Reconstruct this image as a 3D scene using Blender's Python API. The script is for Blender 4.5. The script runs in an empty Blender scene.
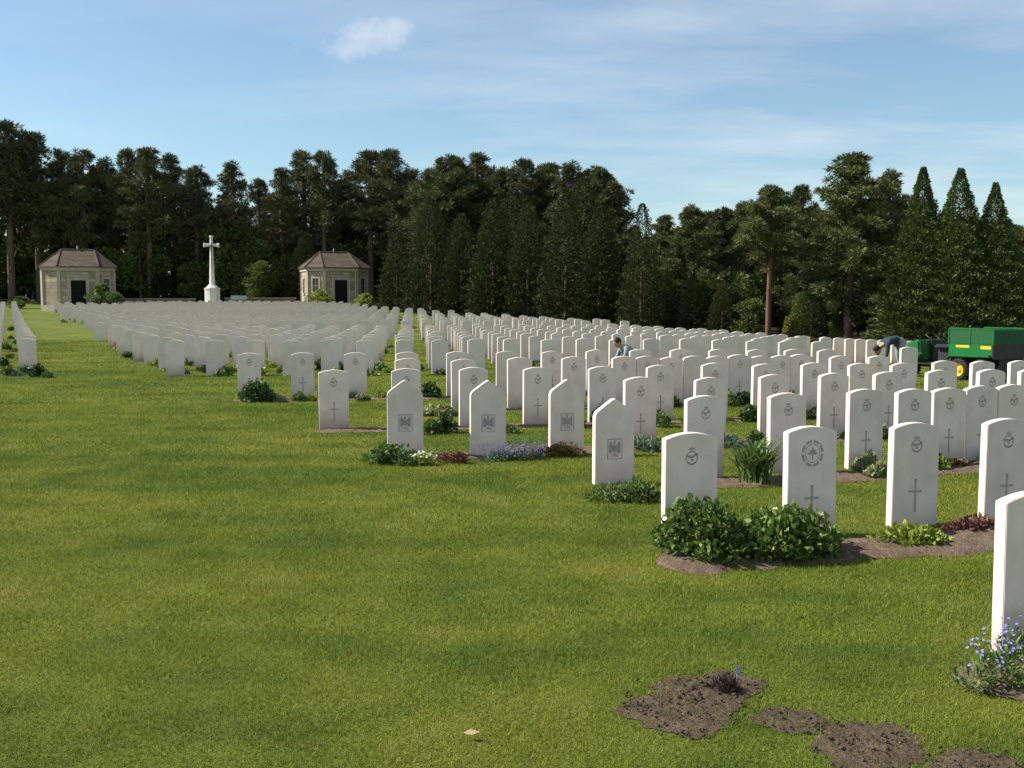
import bpy, bmesh, math, random
import numpy as np
from mathutils import Vector, Matrix, noise as mnoise

R = math.radians
rng = np.random.default_rng(7)
random.seed(7)
scene = bpy.context.scene
COL = scene.collection

# ------------------------------------------------------------------ camera
F, HZ, CAMH = 1050.0, 299.0, 1.79
PITCH = math.atan((384 - HZ) / F)
cam_d = bpy.data.cameras.new('camera'); cam = bpy.data.objects.new('camera', cam_d); COL.objects.link(cam)
cam.location = (0, 0, CAMH); cam.rotation_euler = (R(90) - PITCH, 0, 0)
cam_d.sensor_width = 36; cam_d.lens = F * 36 / 1024
cam_d.clip_end = 3000; cam_d.clip_start = 0.05
scene.camera = cam

def at(x, y, zt=0.0):
    """ground position seen at a photo pixel (height zt)"""
    a = (x - 512) / F; b = -(y - 384) / F
    dx = a; dy = math.cos(PITCH) + b * math.sin(PITCH); dz = -math.sin(PITCH) + b * math.cos(PITCH)
    t = (zt - CAMH) / dz
    return dx * t, dy * t

def g(y, x=0.0):
    """height of the ground: flat near, rising gently to the cross, falling gently at the far right"""
    y = np.asarray(y, float); x = np.asarray(x, float)
    return 1.78e-4 * np.clip(y - 30, 0, 95) ** 2 * np.clip(1.3 - x / 10, 0, 1) - np.minimum(.055 * np.clip(x - 4, 0, None) * np.clip((y - 14) / 24, 0, 1), .5)

# ------------------------------------------------------------------ object helpers
def tag(o, label=None, cat=None, group=None, kind=None):
    if label: o['label'] = label
    if cat: o['category'] = cat
    if group: o['group'] = group
    if kind: o['kind'] = kind
    return o

def empty(name, loc=(0, 0, 0), rz=0, **kw):
    o = bpy.data.objects.new(name, None); COL.objects.link(o)
    o.empty_display_size = 0.1; o.location = loc; o.rotation_euler = (0, 0, rz)
    return tag(o, **kw)

def link(name, me, mats=None, parent=None, loc=None, rz=None, **kw):
    o = bpy.data.objects.new(name, me); COL.objects.link(o)
    if mats is not None:
        for m in (mats if isinstance(mats, (list, tuple)) else [mats]): me.materials.append(m)
    if parent: o.parent = parent
    if loc is not None: o.location = loc
    if rz is not None: o.rotation_euler = (0, 0, rz)
    return tag(o, **kw)

KIDS = {}
def copy_tree(o, parent=None):
    c = o.copy(); COL.objects.link(c)
    if parent: c.parent = parent
    for ch in list(o.children): copy_tree(ch, c)
    return c

class MB:
    """collects boxes, prisms, tubes into one mesh"""
    def __init__(s): s.v = []; s.f = []; s.m = []
    def add(s, vs, fs, mi=0):
        n = len(s.v); s.v += [tuple(p) for p in vs]
        s.f += [tuple(i + n for i in f) for f in fs]; s.m += [mi] * len(fs); return s
    def box(s, x0, x1, y0, y1, z0, z1, mi=0, M=None):
        vs = [(x, y, z) for x in (x0, x1) for y in (y0, y1) for z in (z0, z1)]
        if M is not None: vs = [M @ Vector(p) for p in vs]
        return s.add(vs, [(0, 1, 3, 2), (4, 6, 7, 5), (0, 4, 5, 1), (2, 3, 7, 6), (0, 2, 6, 4), (1, 5, 7, 3)], mi)
    def prism(s, pts, a0, a1, axis='y', mi=0, M=None):
        """2-D outline (u,w) extruded along an axis; outline counter-clockwise in (x,z) seen from -y"""
        def mk(u, w, a):
            p = {'y': (u, a, w), 'z': (u, w, a), 'x': (a, u, w)}[axis]
            return M @ Vector(p) if M is not None else p
        n = len(pts)
        vs = [mk(u, w, a0) for u, w in pts] + [mk(u, w, a1) for u, w in pts]
        fs = [tuple(range(n)), tuple(range(2 * n - 1, n - 1, -1))]
        fs += [(i, i + n, (i + 1) % n + n, (i + 1) % n) for i in range(n)]
        return s.add(vs, fs, mi)
    def tube(s, pts, rad, seg=8, mi=0, caps=True):
        pts = [Vector(p) for p in pts]
        rad = rad if isinstance(rad, (list, tuple)) else [rad] * len(pts)
        vs = []; prev = None
        for i, p in enumerate(pts):
            d = (pts[min(i + 1, len(pts) - 1)] - pts[max(i - 1, 0)]).normalized()
            ref = prev if prev is not None else (Vector((1, 0, 0)) if abs(d.x) < .8 else Vector((0, 1, 0)))
            a = (ref - d * ref.dot(d)).normalized(); b = d.cross(a); prev = a
            for k in range(seg):
                t = 2 * math.pi * k / seg
                vs.append(p + a * (rad[i] * math.cos(t)) + b * (rad[i] * math.sin(t)))
        fs = []
        for i in range(len(pts) - 1):
            for k in range(seg):
                k2 = (k + 1) % seg
                fs.append((i * seg + k, i * seg + k2, (i + 1) * seg + k2, (i + 1) * seg + k))
        if caps:
            fs.append(tuple(range(seg - 1, -1, -1))); fs.append(tuple((len(pts) - 1) * seg + k for k in range(seg)))
        return s.add(vs, fs, mi)
    def lathe(s, prof, seg=20, mi=0, M=None, axis='z', caps=True):
        vs = []
        for r, h in prof:
            for k in range(seg):
                t = 2 * math.pi * k / seg
                p = (r * math.cos(t), r * math.sin(t), h) if axis == 'z' else (r * math.cos(t), h, r * math.sin(t))
                vs.append(M @ Vector(p) if M is not None else p)
        fs = []
        for i in range(len(prof) - 1):
            for k in range(seg):
                k2 = (k + 1) % seg
                fs.append((i * seg + k, i * seg + k2, (i + 1) * seg + k2, (i + 1) * seg + k))
        if caps: fs.append(tuple(range(seg - 1, -1, -1))); fs.append(tuple((len(prof) - 1) * seg + k for k in range(seg)))
        return s.add(vs, fs, mi)
    def mesh(s, name, bevel=0, smooth=False, seg=2):
        me = bpy.data.meshes.new(name); me.from_pydata(s.v, [], s.f)
        me.polygons.foreach_set('material_index', s.m)
        bm = bmesh.new(); bm.from_mesh(me)
        bmesh.ops.recalc_face_normals(bm, faces=bm.faces)
        if bevel:
            es = [e for e in bm.edges if len(e.link_faces) == 2 and e.calc_face_angle(0) > R(35)]
            bmesh.ops.bevel(bm, geom=es, offset=bevel, segments=seg, affect='EDGES', clamp_overlap=True)
        bm.to_mesh(me); bm.free()
        if smooth: me.polygons.foreach_set('use_smooth', [True] * len(me.polygons))
        me.update(); return me

def np_mesh(name, V, Fq, rnd=None, mi=None):
    """V (n,3), Fq (m,k) -> mesh with a random value per face"""
    V = np.asarray(V, np.float32); Fq = np.asarray(Fq, np.int32); m, k = Fq.shape
    me = bpy.data.meshes.new(name)
    me.vertices.add(len(V)); me.vertices.foreach_set('co', V.ravel())
    me.loops.add(m * k); me.loops.foreach_set('vertex_index', Fq.ravel())
    me.polygons.add(m); me.polygons.foreach_set('loop_start', np.arange(0, m * k, k, dtype=np.int32))
    if mi is not None: me.polygons.foreach_set('material_index', np.asarray(mi, np.int32))
    me.update(calc_edges=True)
    a = me.attributes.new('rnd', 'FLOAT', 'FACE')
    a.data.foreach_set('value', np.asarray(rng.random(m) if rnd is None else rnd, np.float32))
    return me

def unit(a): return a / np.maximum(np.linalg.norm(a, axis=-1, keepdims=True), 1e-9)

def leaves(C, D, L, W, fold=0.25, r=rng):
    """rhombic leaves: centre base C (n,3), direction D, length L, width W -> verts (4n,3), quads"""
    n = len(C); D = unit(D)
    t = unit(np.cross(D, unit(r.normal(size=(n, 3)))))
    nn = np.cross(D, t)
    L = np.broadcast_to(np.asarray(L, float), (n,))[:, None]; W = np.broadcast_to(np.asarray(W, float), (n,))[:, None]
    p0 = C; p1 = C + D * L * .5 + t * W * .5 + nn * W * fold; p2 = C + D * L; p3 = C + D * L * .5 - t * W * .5 + nn * W * fold
    V = np.stack([p0, p1, p2, p3], 1).reshape(-1, 3)
    return V, np.arange(4 * n).reshape(n, 4)

# ------------------------------------------------------------------ materials
def mat(name, rough=.8, spec=.3):
    m = bpy.data.materials.new(name); m.use_nodes = True
    nt = m.node_tree; b = nt.nodes['Principled BSDF']
    b.inputs['Roughness'].default_value = rough
    b.inputs['Specular IOR Level'].default_value = spec
    return m, nt, b

def node(nt, t, **kw):
    n = nt.nodes.new(t)
    for k, v in kw.items():
        if k in n.inputs and not hasattr(n, k): n.inputs[k].default_value = v
        elif hasattr(n, k) and not k[0].isupper(): setattr(n, k, v)
        else: n.inputs[k].default_value = v
    return n

def noise(nt, vec, scale, detail=3, rough=.55):
    n = nt.nodes.new('ShaderNodeTexNoise'); n.inputs['Scale'].default_value = scale
    n.inputs['Detail'].default_value = detail; n.inputs['Roughness'].default_value = rough
    if vec is not None: nt.links.new(vec, n.inputs['Vector'])
    return n.outputs['Fac']

def ramp(nt, fac, stops):
    n = nt.nodes.new('ShaderNodeValToRGB'); e = n.color_ramp.elements
    while len(e) < len(stops): e.new(.5)
    for i, (p, c) in enumerate(stops):
        e[i].position = p; e[i].color = (*c, 1) if len(c) == 3 else c
    nt.links.new(fac, n.inputs['Fac']); return n.outputs['Color']

def mix(nt, fac, a, b, mode='MIX'):
    n = nt.nodes.new('ShaderNodeMix'); n.data_type = 'RGBA'; n.blend_type = mode
    for s, v in ((n.inputs[0], fac), (n.inputs[6], a), (n.inputs[7], b)):
        if isinstance(v, bpy.types.NodeSocket): nt.links.new(v, s)
        elif isinstance(v, (int, float)): s.default_value = v
        else: s.default_value = (*v, 1)
    return n.outputs[2]

def mrange(nt, v, a, b, c=0, d=1):
    n = nt.nodes.new('ShaderNodeMapRange'); n.inputs[1].default_value = a; n.inputs[2].default_value = b
    n.inputs[3].default_value = c; n.inputs[4].default_value = d
    nt.links.new(v, n.inputs[0]); return n.outputs[0]

def mth(nt, op, a, b=0):
    n = nt.nodes.new('ShaderNodeMath'); n.operation = op
    for s, v in ((n.inputs[0], a), (n.inputs[1], b)):
        if isinstance(v, bpy.types.NodeSocket): nt.links.new(v, s)
        else: s.default_value = v
    return n.outputs[0]

def objco(nt): return nt.nodes.new('ShaderNodeTexCoord').outputs['Object']
def wpos(nt): return nt.nodes.new('ShaderNodeNewGeometry').outputs['Position']
def bump(nt, b, h, st=.3, dist=.01):
    n = nt.nodes.new('ShaderNodeBump'); n.inputs['Strength'].default_value = st; n.inputs['Distance'].default_value = dist
    nt.links.new(h, n.inputs['Height']); nt.links.new(n.outputs['Normal'], b.inputs['Normal'])

def lawn_colour(nt):
    p = wpos(nt)
    big = noise(nt, p, .42, 3); mid = noise(nt, p, 1.7, 4, .6); fine = noise(nt, p, 26, 4, .7)
    mp = nt.nodes.new('ShaderNodeMapping'); mp.inputs['Rotation'].default_value = (0, 0, R(-25)); mp.inputs['Scale'].default_value = (.5, 2.2, 1)
    nt.links.new(p, mp.inputs['Vector']); stripe = noise(nt, mp.outputs['Vector'], .55, 2)
    s = mth(nt, 'ADD', mth(nt, 'MULTIPLY', big, .38), mth(nt, 'MULTIPLY', mid, .27))
    s = mth(nt, 'ADD', s, mth(nt, 'MULTIPLY', stripe, .30))
    c = ramp(nt, s, [(.40, LAWN[0]), (.47, LAWN[1]), (.54, LAWN[2]), (.64, LAWN[3])])
    straw = mrange(nt, noise(nt, p, 5.5, 5, .7), .60, .74)
    c = mix(nt, mth(nt, 'MULTIPLY', straw, .6), c, (.29, .235, .070))
    c = mix(nt, .75, c, ramp(nt, fine, [(.3, (.82, .83, .79)), (.7, (1.13, 1.12, 1.11))]), 'MULTIPLY')
    return c
LAWN = [(.112, .165, .022), (.160, .205, .027), (.205, .236, .033), (.268, .264, .050)]

def m_lawn():
    m, nt, b = mat('lawn', .9, .1); nt.links.new(mix(nt, 1, lawn_colour(nt), (.68, .67, .74), 'MULTIPLY'), b.inputs['Base Color'])  # ground colour darkened to stand in for the shade among grass blades
    bump(nt, b, noise(nt, wpos(nt), 45, 4, .7), .9, .03); return m
def m_blade():
    m, nt, b = mat('grass_blade', .65, .15)
    at_ = nt.nodes.new('ShaderNodeAttribute'); at_.attribute_name = 'rnd'
    v = ramp(nt, at_.outputs['Fac'], [(0, (.82, .86, .7)), (.5, (1.08, 1.08, 1.0)), (.88, (1.22, 1.16, 1.05)), (1, (1.7, 1.4, 1.7))])
    c = mix(nt, 1, lawn_colour(nt), v, 'MULTIPLY')
    nt.links.new(c, b.inputs['Base Color'])
    tr = nt.nodes.new('ShaderNodeBsdfTranslucent'); nt.links.new(c, tr.inputs['Color'])
    ms = nt.nodes.new('ShaderNodeMixShader'); ms.inputs[0].default_value = .3
    nt.links.new(b.outputs[0], ms.inputs[1]); nt.links.new(tr.outputs[0], ms.inputs[2])
    nt.links.new(ms.outputs[0], nt.nodes['Material Output'].inputs['Surface']); return m

def m_leaf(name, c0, c1, c2=None, rough=.55, spec=.25, trans=.2):
    m, nt, b = mat(name, rough, spec)
    a = nt.nodes.new('ShaderNodeAttribute'); a.attribute_name = 'rnd'
    c = ramp(nt, a.outputs['Fac'], [(0, c0), (.6, c1), (1, c2 or c1)])
    oi = nt.nodes.new('ShaderNodeObjectInfo')
    c = mix(nt, 1, c, ramp(nt, oi.outputs['Random'], [(0, (.85, .85, .9)), (1, (1.12, 1.1, 1))]), 'MULTIPLY')
    nt.links.new(c, b.inputs['Base Color'])
    if trans:
        tr = nt.nodes.new('ShaderNodeBsdfTranslucent'); nt.links.new(c, tr.inputs['Color'])
        ms = nt.nodes.new('ShaderNodeMixShader'); ms.inputs[0].default_value = trans
        nt.links.new(b.outputs[0], ms.inputs[1]); nt.links.new(tr.outputs[0], ms.inputs[2])
        nt.links.new(ms.outputs[0], nt.nodes['Material Output'].inputs['Surface'])
    return m

def m_noise(name, c0, c1, scale=4, rough=.8, spec=.3, bmp=0, bscale=30, detail=4, metal=0):
    m, nt, b = mat(name, rough, spec); p = objco(nt)
    nt.links.new(ramp(nt, noise(nt, p, scale, detail, .6), [(.3, c0), (.7, c1)]), b.inputs['Base Color'])
    b.inputs['Metallic'].default_value = metal
    if bmp: bump(nt, b, noise(nt, p, bscale, 4, .65), bmp, .01)
    return m

def m_stone():
    m, nt, b = mat('headstone_limestone', .8, .25); p = objco(nt)
    oi = nt.nodes.new('ShaderNodeObjectInfo')
    ofs = nt.nodes.new('ShaderNodeVectorMath'); ofs.operation = 'ADD'
    cmb = nt.nodes.new('ShaderNodeCombineXYZ')
    k = mth(nt, 'MULTIPLY', oi.outputs['Random'], 37)
    nt.links.new(k, cmb.inputs[0]); nt.links.new(k, cmb.inputs[1])
    nt.links.new(p, ofs.inputs[0]); nt.links.new(cmb.outputs[0], ofs.inputs[1]); q = ofs.outputs[0]
    c = ramp(nt, noise(nt, q, 5, 5, .6), [(.3, (.70, .60, .53)), (.7, (.845, .73, .655))])
    c = mix(nt, 1, c, ramp(nt, oi.outputs['Random'], [(0, (.90, .90, .89)), (.5, (1, 1, 1)), (1, (1.02, 1.0, .96))]), 'MULTIPLY')
    # lichen specks and rain-splashed earth in an uneven band near the foot
    mp_ = nt.nodes.new('ShaderNodeMapping'); mp_.inputs['Scale'].default_value = (16, 16, 1.6); nt.links.new(q, mp_.inputs['Vector'])
    c = mix(nt, mrange(nt, noise(nt, mp_.outputs['Vector'], 1, 4, .6), .52, .78, 0, .30), c, (.50, .47, .40))
    sp = mrange(nt, noise(nt, q, 55, 3, .7), .66, .76, 0, .35)
    c = mix(nt, sp, c, (.38, .37, .33))
    sx = nt.nodes.new('ShaderNodeSeparateXYZ'); nt.links.new(p, sx.inputs[0])
    hgt = mth(nt, 'ADD', sx.outputs[2], mth(nt, 'MULTIPLY', noise(nt, q, 9, 4, .7), -.22))
    dirt = mrange(nt, hgt, -.10, .22, 1, 0)
    dirt = mth(nt, 'MULTIPLY', dirt, mth(nt, 'MULTIPLY', oi.outputs['Random'], .85))
    c = mix(nt, dirt, c, (.30, .235, .18))
    nt.links.new(c, b.inputs['Base Color'])
    bump(nt, b, noise(nt, q, 90, 3, .6), .12, .004); return m

def m_soil(name, c0, c1, c2):
    m, nt, b = mat(name, .95, .1); p = wpos(nt)
    c = ramp(nt, noise(nt, p, 9, 6, .7), [(.3, c0), (.55, c1), (.75, c2)])
    c = mix(nt, .8, c, ramp(nt, noise(nt, p, 70, 4, .7), [(.3, (.5, .5, .5)), (.7, (1.4, 1.4, 1.4))]), 'MULTIPLY')
    nt.links.new(c, b.inputs['Base Color'])
    bump(nt, b, noise(nt, p, 40, 5, .75), 1, .035); return m

M = {}
M['lawn'] = m_lawn(); M['blade'] = m_blade(); M['stone'] = m_stone()
M['carving'] = m_noise('dark_carving', (.30, .27, .24), (.44, .40, .36), 30, .9, .1)  # badges, crosses and panels in a darker grey than the headstones
M['soil'] = m_soil('bed_soil', (.125, .086, .058), (.215, .155, .110), (.32, .245, .18))
M['bare'] = m_soil('bare_earth', (.088, .062, .042), (.145, .106, .074), (.22, .168, .12))
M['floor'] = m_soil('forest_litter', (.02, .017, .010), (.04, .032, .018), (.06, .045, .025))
M['bark'] = m_noise('pine_bark', (.085, .060, .045), (.19, .13, .095), 6, .95, .1, .8, 18)
M['redbark'] = m_noise('scots_pine_bark', (.11, .062, .042), (.22, .115, .072), 5, .95, .1, .8, 18)
M['pine'] = m_leaf('pine_needles', (0.065, 0.090, 0.034), (0.103, 0.130, 0.045), (0.174, 0.168, 0.063), .7, .15, .12)
M['pinel'] = m_leaf('far_pine_needles', (0.056, 0.069, 0.031), (0.090, 0.103, 0.043), (0.162, 0.148, 0.065), .7, .12, .1)
M['spruce'] = m_leaf('cypress_sprays', (.050, .080, .024), (.084, .118, .032), (.14, .165, .048), .75, .12, .12)
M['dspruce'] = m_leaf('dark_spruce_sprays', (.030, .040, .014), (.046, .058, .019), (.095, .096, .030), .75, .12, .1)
M['broad'] = m_leaf('broad_leaves', (.055, .090, .020), (.088, .130, .026), (.135, .18, .038), .6, .2, .3)
M['yellowleaf'] = m_leaf('yellow_shrub_leaves', (.12, .13, .02), (.20, .20, .03), (.28, .25, .05), .6, .2, .25)
M['rose'] = m_leaf('rose_leaves', (0.045, 0.100, 0.018), (0.128, 0.211, 0.038), (0.282, 0.358, 0.096), .5, .25, .3)
M['green'] = m_leaf('plant_leaves', (0.059, 0.111, 0.026), (0.111, 0.182, 0.045), (0.186, 0.260, 0.065), .5, .3, .2)
M['dark'] = m_leaf('dark_leaves', (0.026, 0.063, 0.018), (0.046, 0.102, 0.026), (0.083, 0.157, 0.037), .5, .3, .15)
M['lime'] = m_leaf('lime_leaves', (0.140, 0.205, 0.026), (0.242, 0.315, 0.046), (0.371, 0.408, 0.074), .5, .3, .25)
M['pale'] = m_leaf('pale_leaves', (0.145, 0.189, 0.072), (0.246, 0.290, 0.123), (0.406, 0.435, 0.232), .55, .25, .2)
M['bronze'] = m_leaf('bronze_leaves', (0.123, 0.072, 0.032), (0.217, 0.142, 0.051), (0.261, 0.217, 0.058), .55, .3, .2)
M['redleaf'] = m_leaf('dark_red_leaves', (0.102, 0.041, 0.029), (0.189, 0.084, 0.055), (0.275, 0.138, 0.087), .55, .3, .2)
M['blue'] = m_leaf('bluegreen_leaves', (0.072, 0.123, 0.087), (0.123, 0.181, 0.131), (0.174, 0.246, 0.174), .6, .25, .15)
M['purple'] = m_leaf('purple_flowers', (.12, .085, .24), (.21, .16, .38), (.30, .23, .48), .6, .2, .2)
M['bluefl'] = m_leaf('blue_flowers', (.16, .16, .46), (.24, .24, .60), (.36, .35, .72), .6, .2, .2)
M['white'] = m_leaf('white_flowers', (.62, .60, .50), (.78, .76, .68), (.80, .74, .60), .6, .2, .2)
M['pink'] = m_leaf('pink_flowers', (.50, .30, .30), (.62, .42, .40), (.6, .4, .42), .6, .2, .2)
M['orange'] = m_leaf('orange_flowers', (.30, .11, .02), (.42, .17, .03), (.40, .22, .05), .6, .2, .2)
M['cross'] = m_noise('white_portland_stone', (.66, .64, .58), (.80, .78, .72), 2, .8, .25, .1)
M['bronze_metal'] = m_noise('bronze', (.06, .055, .035), (.12, .12, .08), 8, .45, .5, metal=.7)

def m_ashlar(name, c0, c1, c2):
    m, nt, b = mat(name, .85, .2); p = objco(nt)
    sx = nt.nodes.new('ShaderNodeSeparateXYZ'); nt.links.new(p, sx.inputs[0])
    cm = nt.nodes.new('ShaderNodeCombineXYZ')
    nt.links.new(mth(nt, 'ADD', sx.outputs[0], mth(nt, 'MULTIPLY', sx.outputs[1], 1.0)), cm.inputs[0]); nt.links.new(sx.outputs[2], cm.inputs[1])
    br = nt.nodes.new('ShaderNodeTexBrick'); nt.links.new(cm.outputs[0], br.inputs['Vector'])
    br.inputs['Scale'].default_value = 1; br.inputs['Brick Width'].default_value = .62; br.inputs['Row Height'].default_value = .3
    br.inputs['Mortar Size'].default_value = .012
    br.inputs['Color1'].default_value = (*c0, 1); br.inputs['Color2'].default_value = (*c1, 1); br.inputs['Mortar'].default_value = (*c2, 1)
    c = mix(nt, .7, br.outputs['Color'], ramp(nt, noise(nt, p, 1.5, 5, .65), [(.3, (.65, .63, .6)), (.7, (1.2, 1.2, 1.2))]), 'MULTIPLY')
    nt.links.new(c, b.inputs['Base Color']); bump(nt, b, br.outputs['Fac'], -.4, .02); return m
M['ashlar'] = m_ashlar('shelter_ashlar', (.47, .40, .28), (.25, .20, .14), (.20, .17, .13))
M['trim'] = m_noise('shelter_trim_stone', (.33, .30, .23), (.44, .40, .31), 3, .85, .2, .1)
def m_tiles():
    m, nt, b = mat('roof_tiles', .9, .15); p = objco(nt)
    sx = nt.nodes.new('ShaderNodeSeparateXYZ'); nt.links.new(p, sx.inputs[0])
    cm = nt.nodes.new('ShaderNodeCombineXYZ'); nt.links.new(mth(nt, 'ADD', sx.outputs[0], sx.outputs[1]), cm.inputs[0]); nt.links.new(sx.outputs[2], cm.inputs[1])
    br = nt.nodes.new('ShaderNodeTexBrick'); nt.links.new(cm.outputs[0], br.inputs['Vector']); br.inputs['Scale'].default_value = 1
    br.inputs['Brick Width'].default_value = .3; br.inputs['Row Height'].default_value = .16; br.inputs['Mortar Size'].default_value = .012
    br.inputs['Color1'].default_value = (.118, .095, .070, 1); br.inputs['Color2'].default_value = (.070, .056, .041, 1); br.inputs['Mortar'].default_value = (.06, .04, .035, 1)
    c = mix(nt, .7, br.outputs['Color'], ramp(nt, noise(nt, p, 1.2, 5, .7), [(.3, (.6, .65, .6)), (.7, (1.3, 1.25, 1.2))]), 'MULTIPLY')
    nt.links.new(c, b.inputs['Base Color']); return m
M['tiles'] = m_tiles()
M['void_shade'] = m_noise('interior_shade', (.008, .008, .008), (.016, .015, .014), 3, .9, .1)  # near-black colour painted in for the shade inside the doorways
M['glass'] = m_noise('leaded_glass', (.012, .014, .016), (.03, .033, .036), 6, .15, .5)
M['brick'] = m_noise('low_brick', (.15, .085, .062), (.27, .165, .125), 5, .9, .15, .3)
M['gpaint'] = m_noise('green_paint', (.003, .100, .018), (.005, .140, .027), 2, .35, .5)
M['gdark'] = m_noise('green_mesh_panel', (.004, .050, .014), (.009, .100, .026), 26, .6, .3, .4, 60)
M['ypaint'] = m_noise('yellow_paint', (.66, .42, .012), (.76, .50, .015), 5, .4, .4)
M['rubber'] = m_noise('black_rubber', (.015, .015, .014), (.04, .037, .033), 9, .85, .2, .4, 40)
M['blackpl'] = m_noise('black_plastic', (.012, .012, .013), (.03, .03, .032), 5, .55, .4)
M['skin'] = m_noise('skin', (.40, .22, .15), (.50, .29, .20), 8, .55, .3)
M['hair'] = m_noise('dark_hair', (.018, .011, .007), (.04, .024, .015), 40, .6, .3)
M['teal'] = m_noise('dark_teal_shirt', (.025, .045, .05), (.05, .08, .085), 12, .9, .1, .3, 25)
M['greytr'] = m_noise('pale_grey_trousers', (.25, .24, .28), (.37, .36, .40), 9, .9, .1, .3, 25)
M['lblue'] = m_noise('pale_blue_shirt', (.22, .26, .29), (.31, .35, .38), 9, .9, .1, .3, 25)
M['navy'] = m_noise('navy_trousers', (.018, .028, .065), (.04, .055, .11), 9, .9, .1, .3, 25)
M['crate'] = m_noise('dark_grey_plastic', (.05, .055, .055), (.085, .09, .09), 5, .6, .3)
M['peg'] = m_noise('grey_zinc', (.30, .33, .42), (.45, .48, .56), 20, .45, .4)

# ------------------------------------------------------------------ world and sun
SUN_EL, SUN_AZ = R(40), R(-82)          # azimuth clockwise from +y; the sun stands at the left, a little beyond
world = bpy.data.worlds.new('World'); scene.world = world; world.use_nodes = True
nt = world.node_tree; bg = nt.nodes['Background']
sky = nt.nodes.new('ShaderNodeTexSky'); sky.sky_type = 'NISHITA'; sky.sun_disc = False
sky.sun_elevation = SUN_EL; sky.sun_rotation = SUN_AZ; sky.air_density = 1.0; sky.dust_density = .3; sky.ozone_density = 2.0
tc = nt.nodes.new('ShaderNodeTexCoord'); dirv = tc.outputs['Generated']
sx = nt.nodes.new('ShaderNodeSeparateXYZ'); nt.links.new(dirv, sx.inputs[0])
zz = mth(nt, 'MAXIMUM', mth(nt, 'ADD', sx.outputs[2], .10), .02)
cx = mth(nt, 'DIVIDE', sx.outputs[0], zz); cy = mth(nt, 'DIVIDE', sx.outputs[1], zz)
cm = nt.nodes.new('ShaderNodeCombineXYZ'); nt.links.new(cx, cm.inputs[0]); nt.links.new(cy, cm.inputs[1])
mp = nt.nodes.new('ShaderNodeMapping'); mp.inputs['Scale'].default_value = (.6, 1.15, 1); mp.inputs['Rotation'].default_value = (0, 0, R(14)); mp.inputs['Location'].default_value = (3.1, 1.7, 0)
nt.links.new(cm.outputs[0], mp.inputs['Vector'])
ci = noise(nt, mp.outputs['Vector'], 1.0, 7, .58)
cirrus_and_fill = mth(nt, 'MULTIPLY', mrange(nt, ci, .46, .78, 0, .46), mth(nt, 'ADD', mrange(nt, sx.outputs[0], -.42, .12, .25, 1), mrange(nt, sx.outputs[1], .3, -.5, 0, 2.0)))  # thin cirrus, plus bright cloud added behind the camera to fill shaded stone fronts
# one small white puff
def px_dir(x, y):
    a = (x - 512) / F; b = -(y - 384) / F
    return Vector((a, math.cos(PITCH) + b * math.sin(PITCH), -math.sin(PITCH) + b * math.cos(PITCH))).normalized()
def puff(x, y, w, h):
    d = px_dir(x, y)
    dx = mth(nt, 'DIVIDE', mth(nt, 'SUBTRACT', sx.outputs[0], d.x), w); dz = mth(nt, 'DIVIDE', mth(nt, 'SUBTRACT', sx.outputs[2], mth(nt, 'ADD', d.z, mth(nt, 'MULTIPLY', mth(nt, 'SUBTRACT', sx.outputs[0], d.x), .22))), h)
    r2 = mth(nt, 'ADD', mth(nt, 'MULTIPLY', dx, dx), mth(nt, 'MULTIPLY', dz, dz))
    wob = mth(nt, 'MULTIPLY', mth(nt, 'SUBTRACT', noise(nt, dirv, 38, 5, .65), .5), 2.0)
    v = mrange(nt, mth(nt, 'ADD', r2, wob), 1.15, -.7, 0, .82)
    front = mth(nt, 'GREATER_THAN', sx.outputs[1], 0)
    return mth(nt, 'MULTIPLY', v, front)
cloud = mth(nt, 'MAXIMUM', mth(nt, 'ADD', cirrus_and_fill, .07), puff(371, 36, .045, .019))
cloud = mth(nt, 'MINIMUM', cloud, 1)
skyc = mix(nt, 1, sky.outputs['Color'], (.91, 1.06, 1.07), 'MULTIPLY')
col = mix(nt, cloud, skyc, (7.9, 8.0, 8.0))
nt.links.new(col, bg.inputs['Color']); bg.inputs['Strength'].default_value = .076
sl = bpy.data.lights.new('sun', 'SUN'); so = bpy.data.objects.new('sun', sl); COL.objects.link(so)
sl.energy = 5.0; sl.angle = R(.53); sl.color = (1.0, .94, .85)
sd = Vector((math.sin(SUN_AZ) * math.cos(SUN_EL), math.cos(SUN_AZ) * math.cos(SUN_EL), math.sin(SUN_EL)))
so.rotation_euler = sd.to_track_quat('Z', 'Y').to_euler(); so.location = (-20, 5, 30)
scene.view_settings.view_transform = 'Standard'; scene.view_settings.look = 'None'
scene.view_settings.exposure = 0.75; scene.view_settings.gamma = 1; scene.view_settings.use_curve_mapping = False

# ------------------------------------------------------------------ ground
def grid_sheet(name, xs, ys, m, dz=0, zf=None, **kw):
    X, Y = np.meshgrid(xs, ys); Z = g(Y, X) + dz
    if zf is not None: Z = Z + zf(X, Y)
    V = np.stack([X, Y, Z], -1).reshape(-1, 3); nx, ny = len(xs), len(ys)
    I = np.arange(nx * ny).reshape(ny, nx)
    Fq = np.stack([I[:-1, :-1], I[:-1, 1:], I[1:, 1:], I[1:, :-1]], -1).reshape(-1, 4)
    me = np_mesh(name, V, Fq); me.polygons.foreach_set('use_smooth', [True] * len(Fq))
    return link(name, me, m, **kw)
ys = np.concatenate([np.arange(-60, 10, 15.), np.arange(10, 126, 2.), [140, 170, 220, 300, 500, 900, 1600]])
grid_sheet('lawn', np.concatenate([[-1500, -600, -200, -100, -50, -20], np.arange(-5, 31, 1.5), [40, 60, 100, 200, 600, 1500.]]), ys, M['lawn'], kind='structure')

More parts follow.
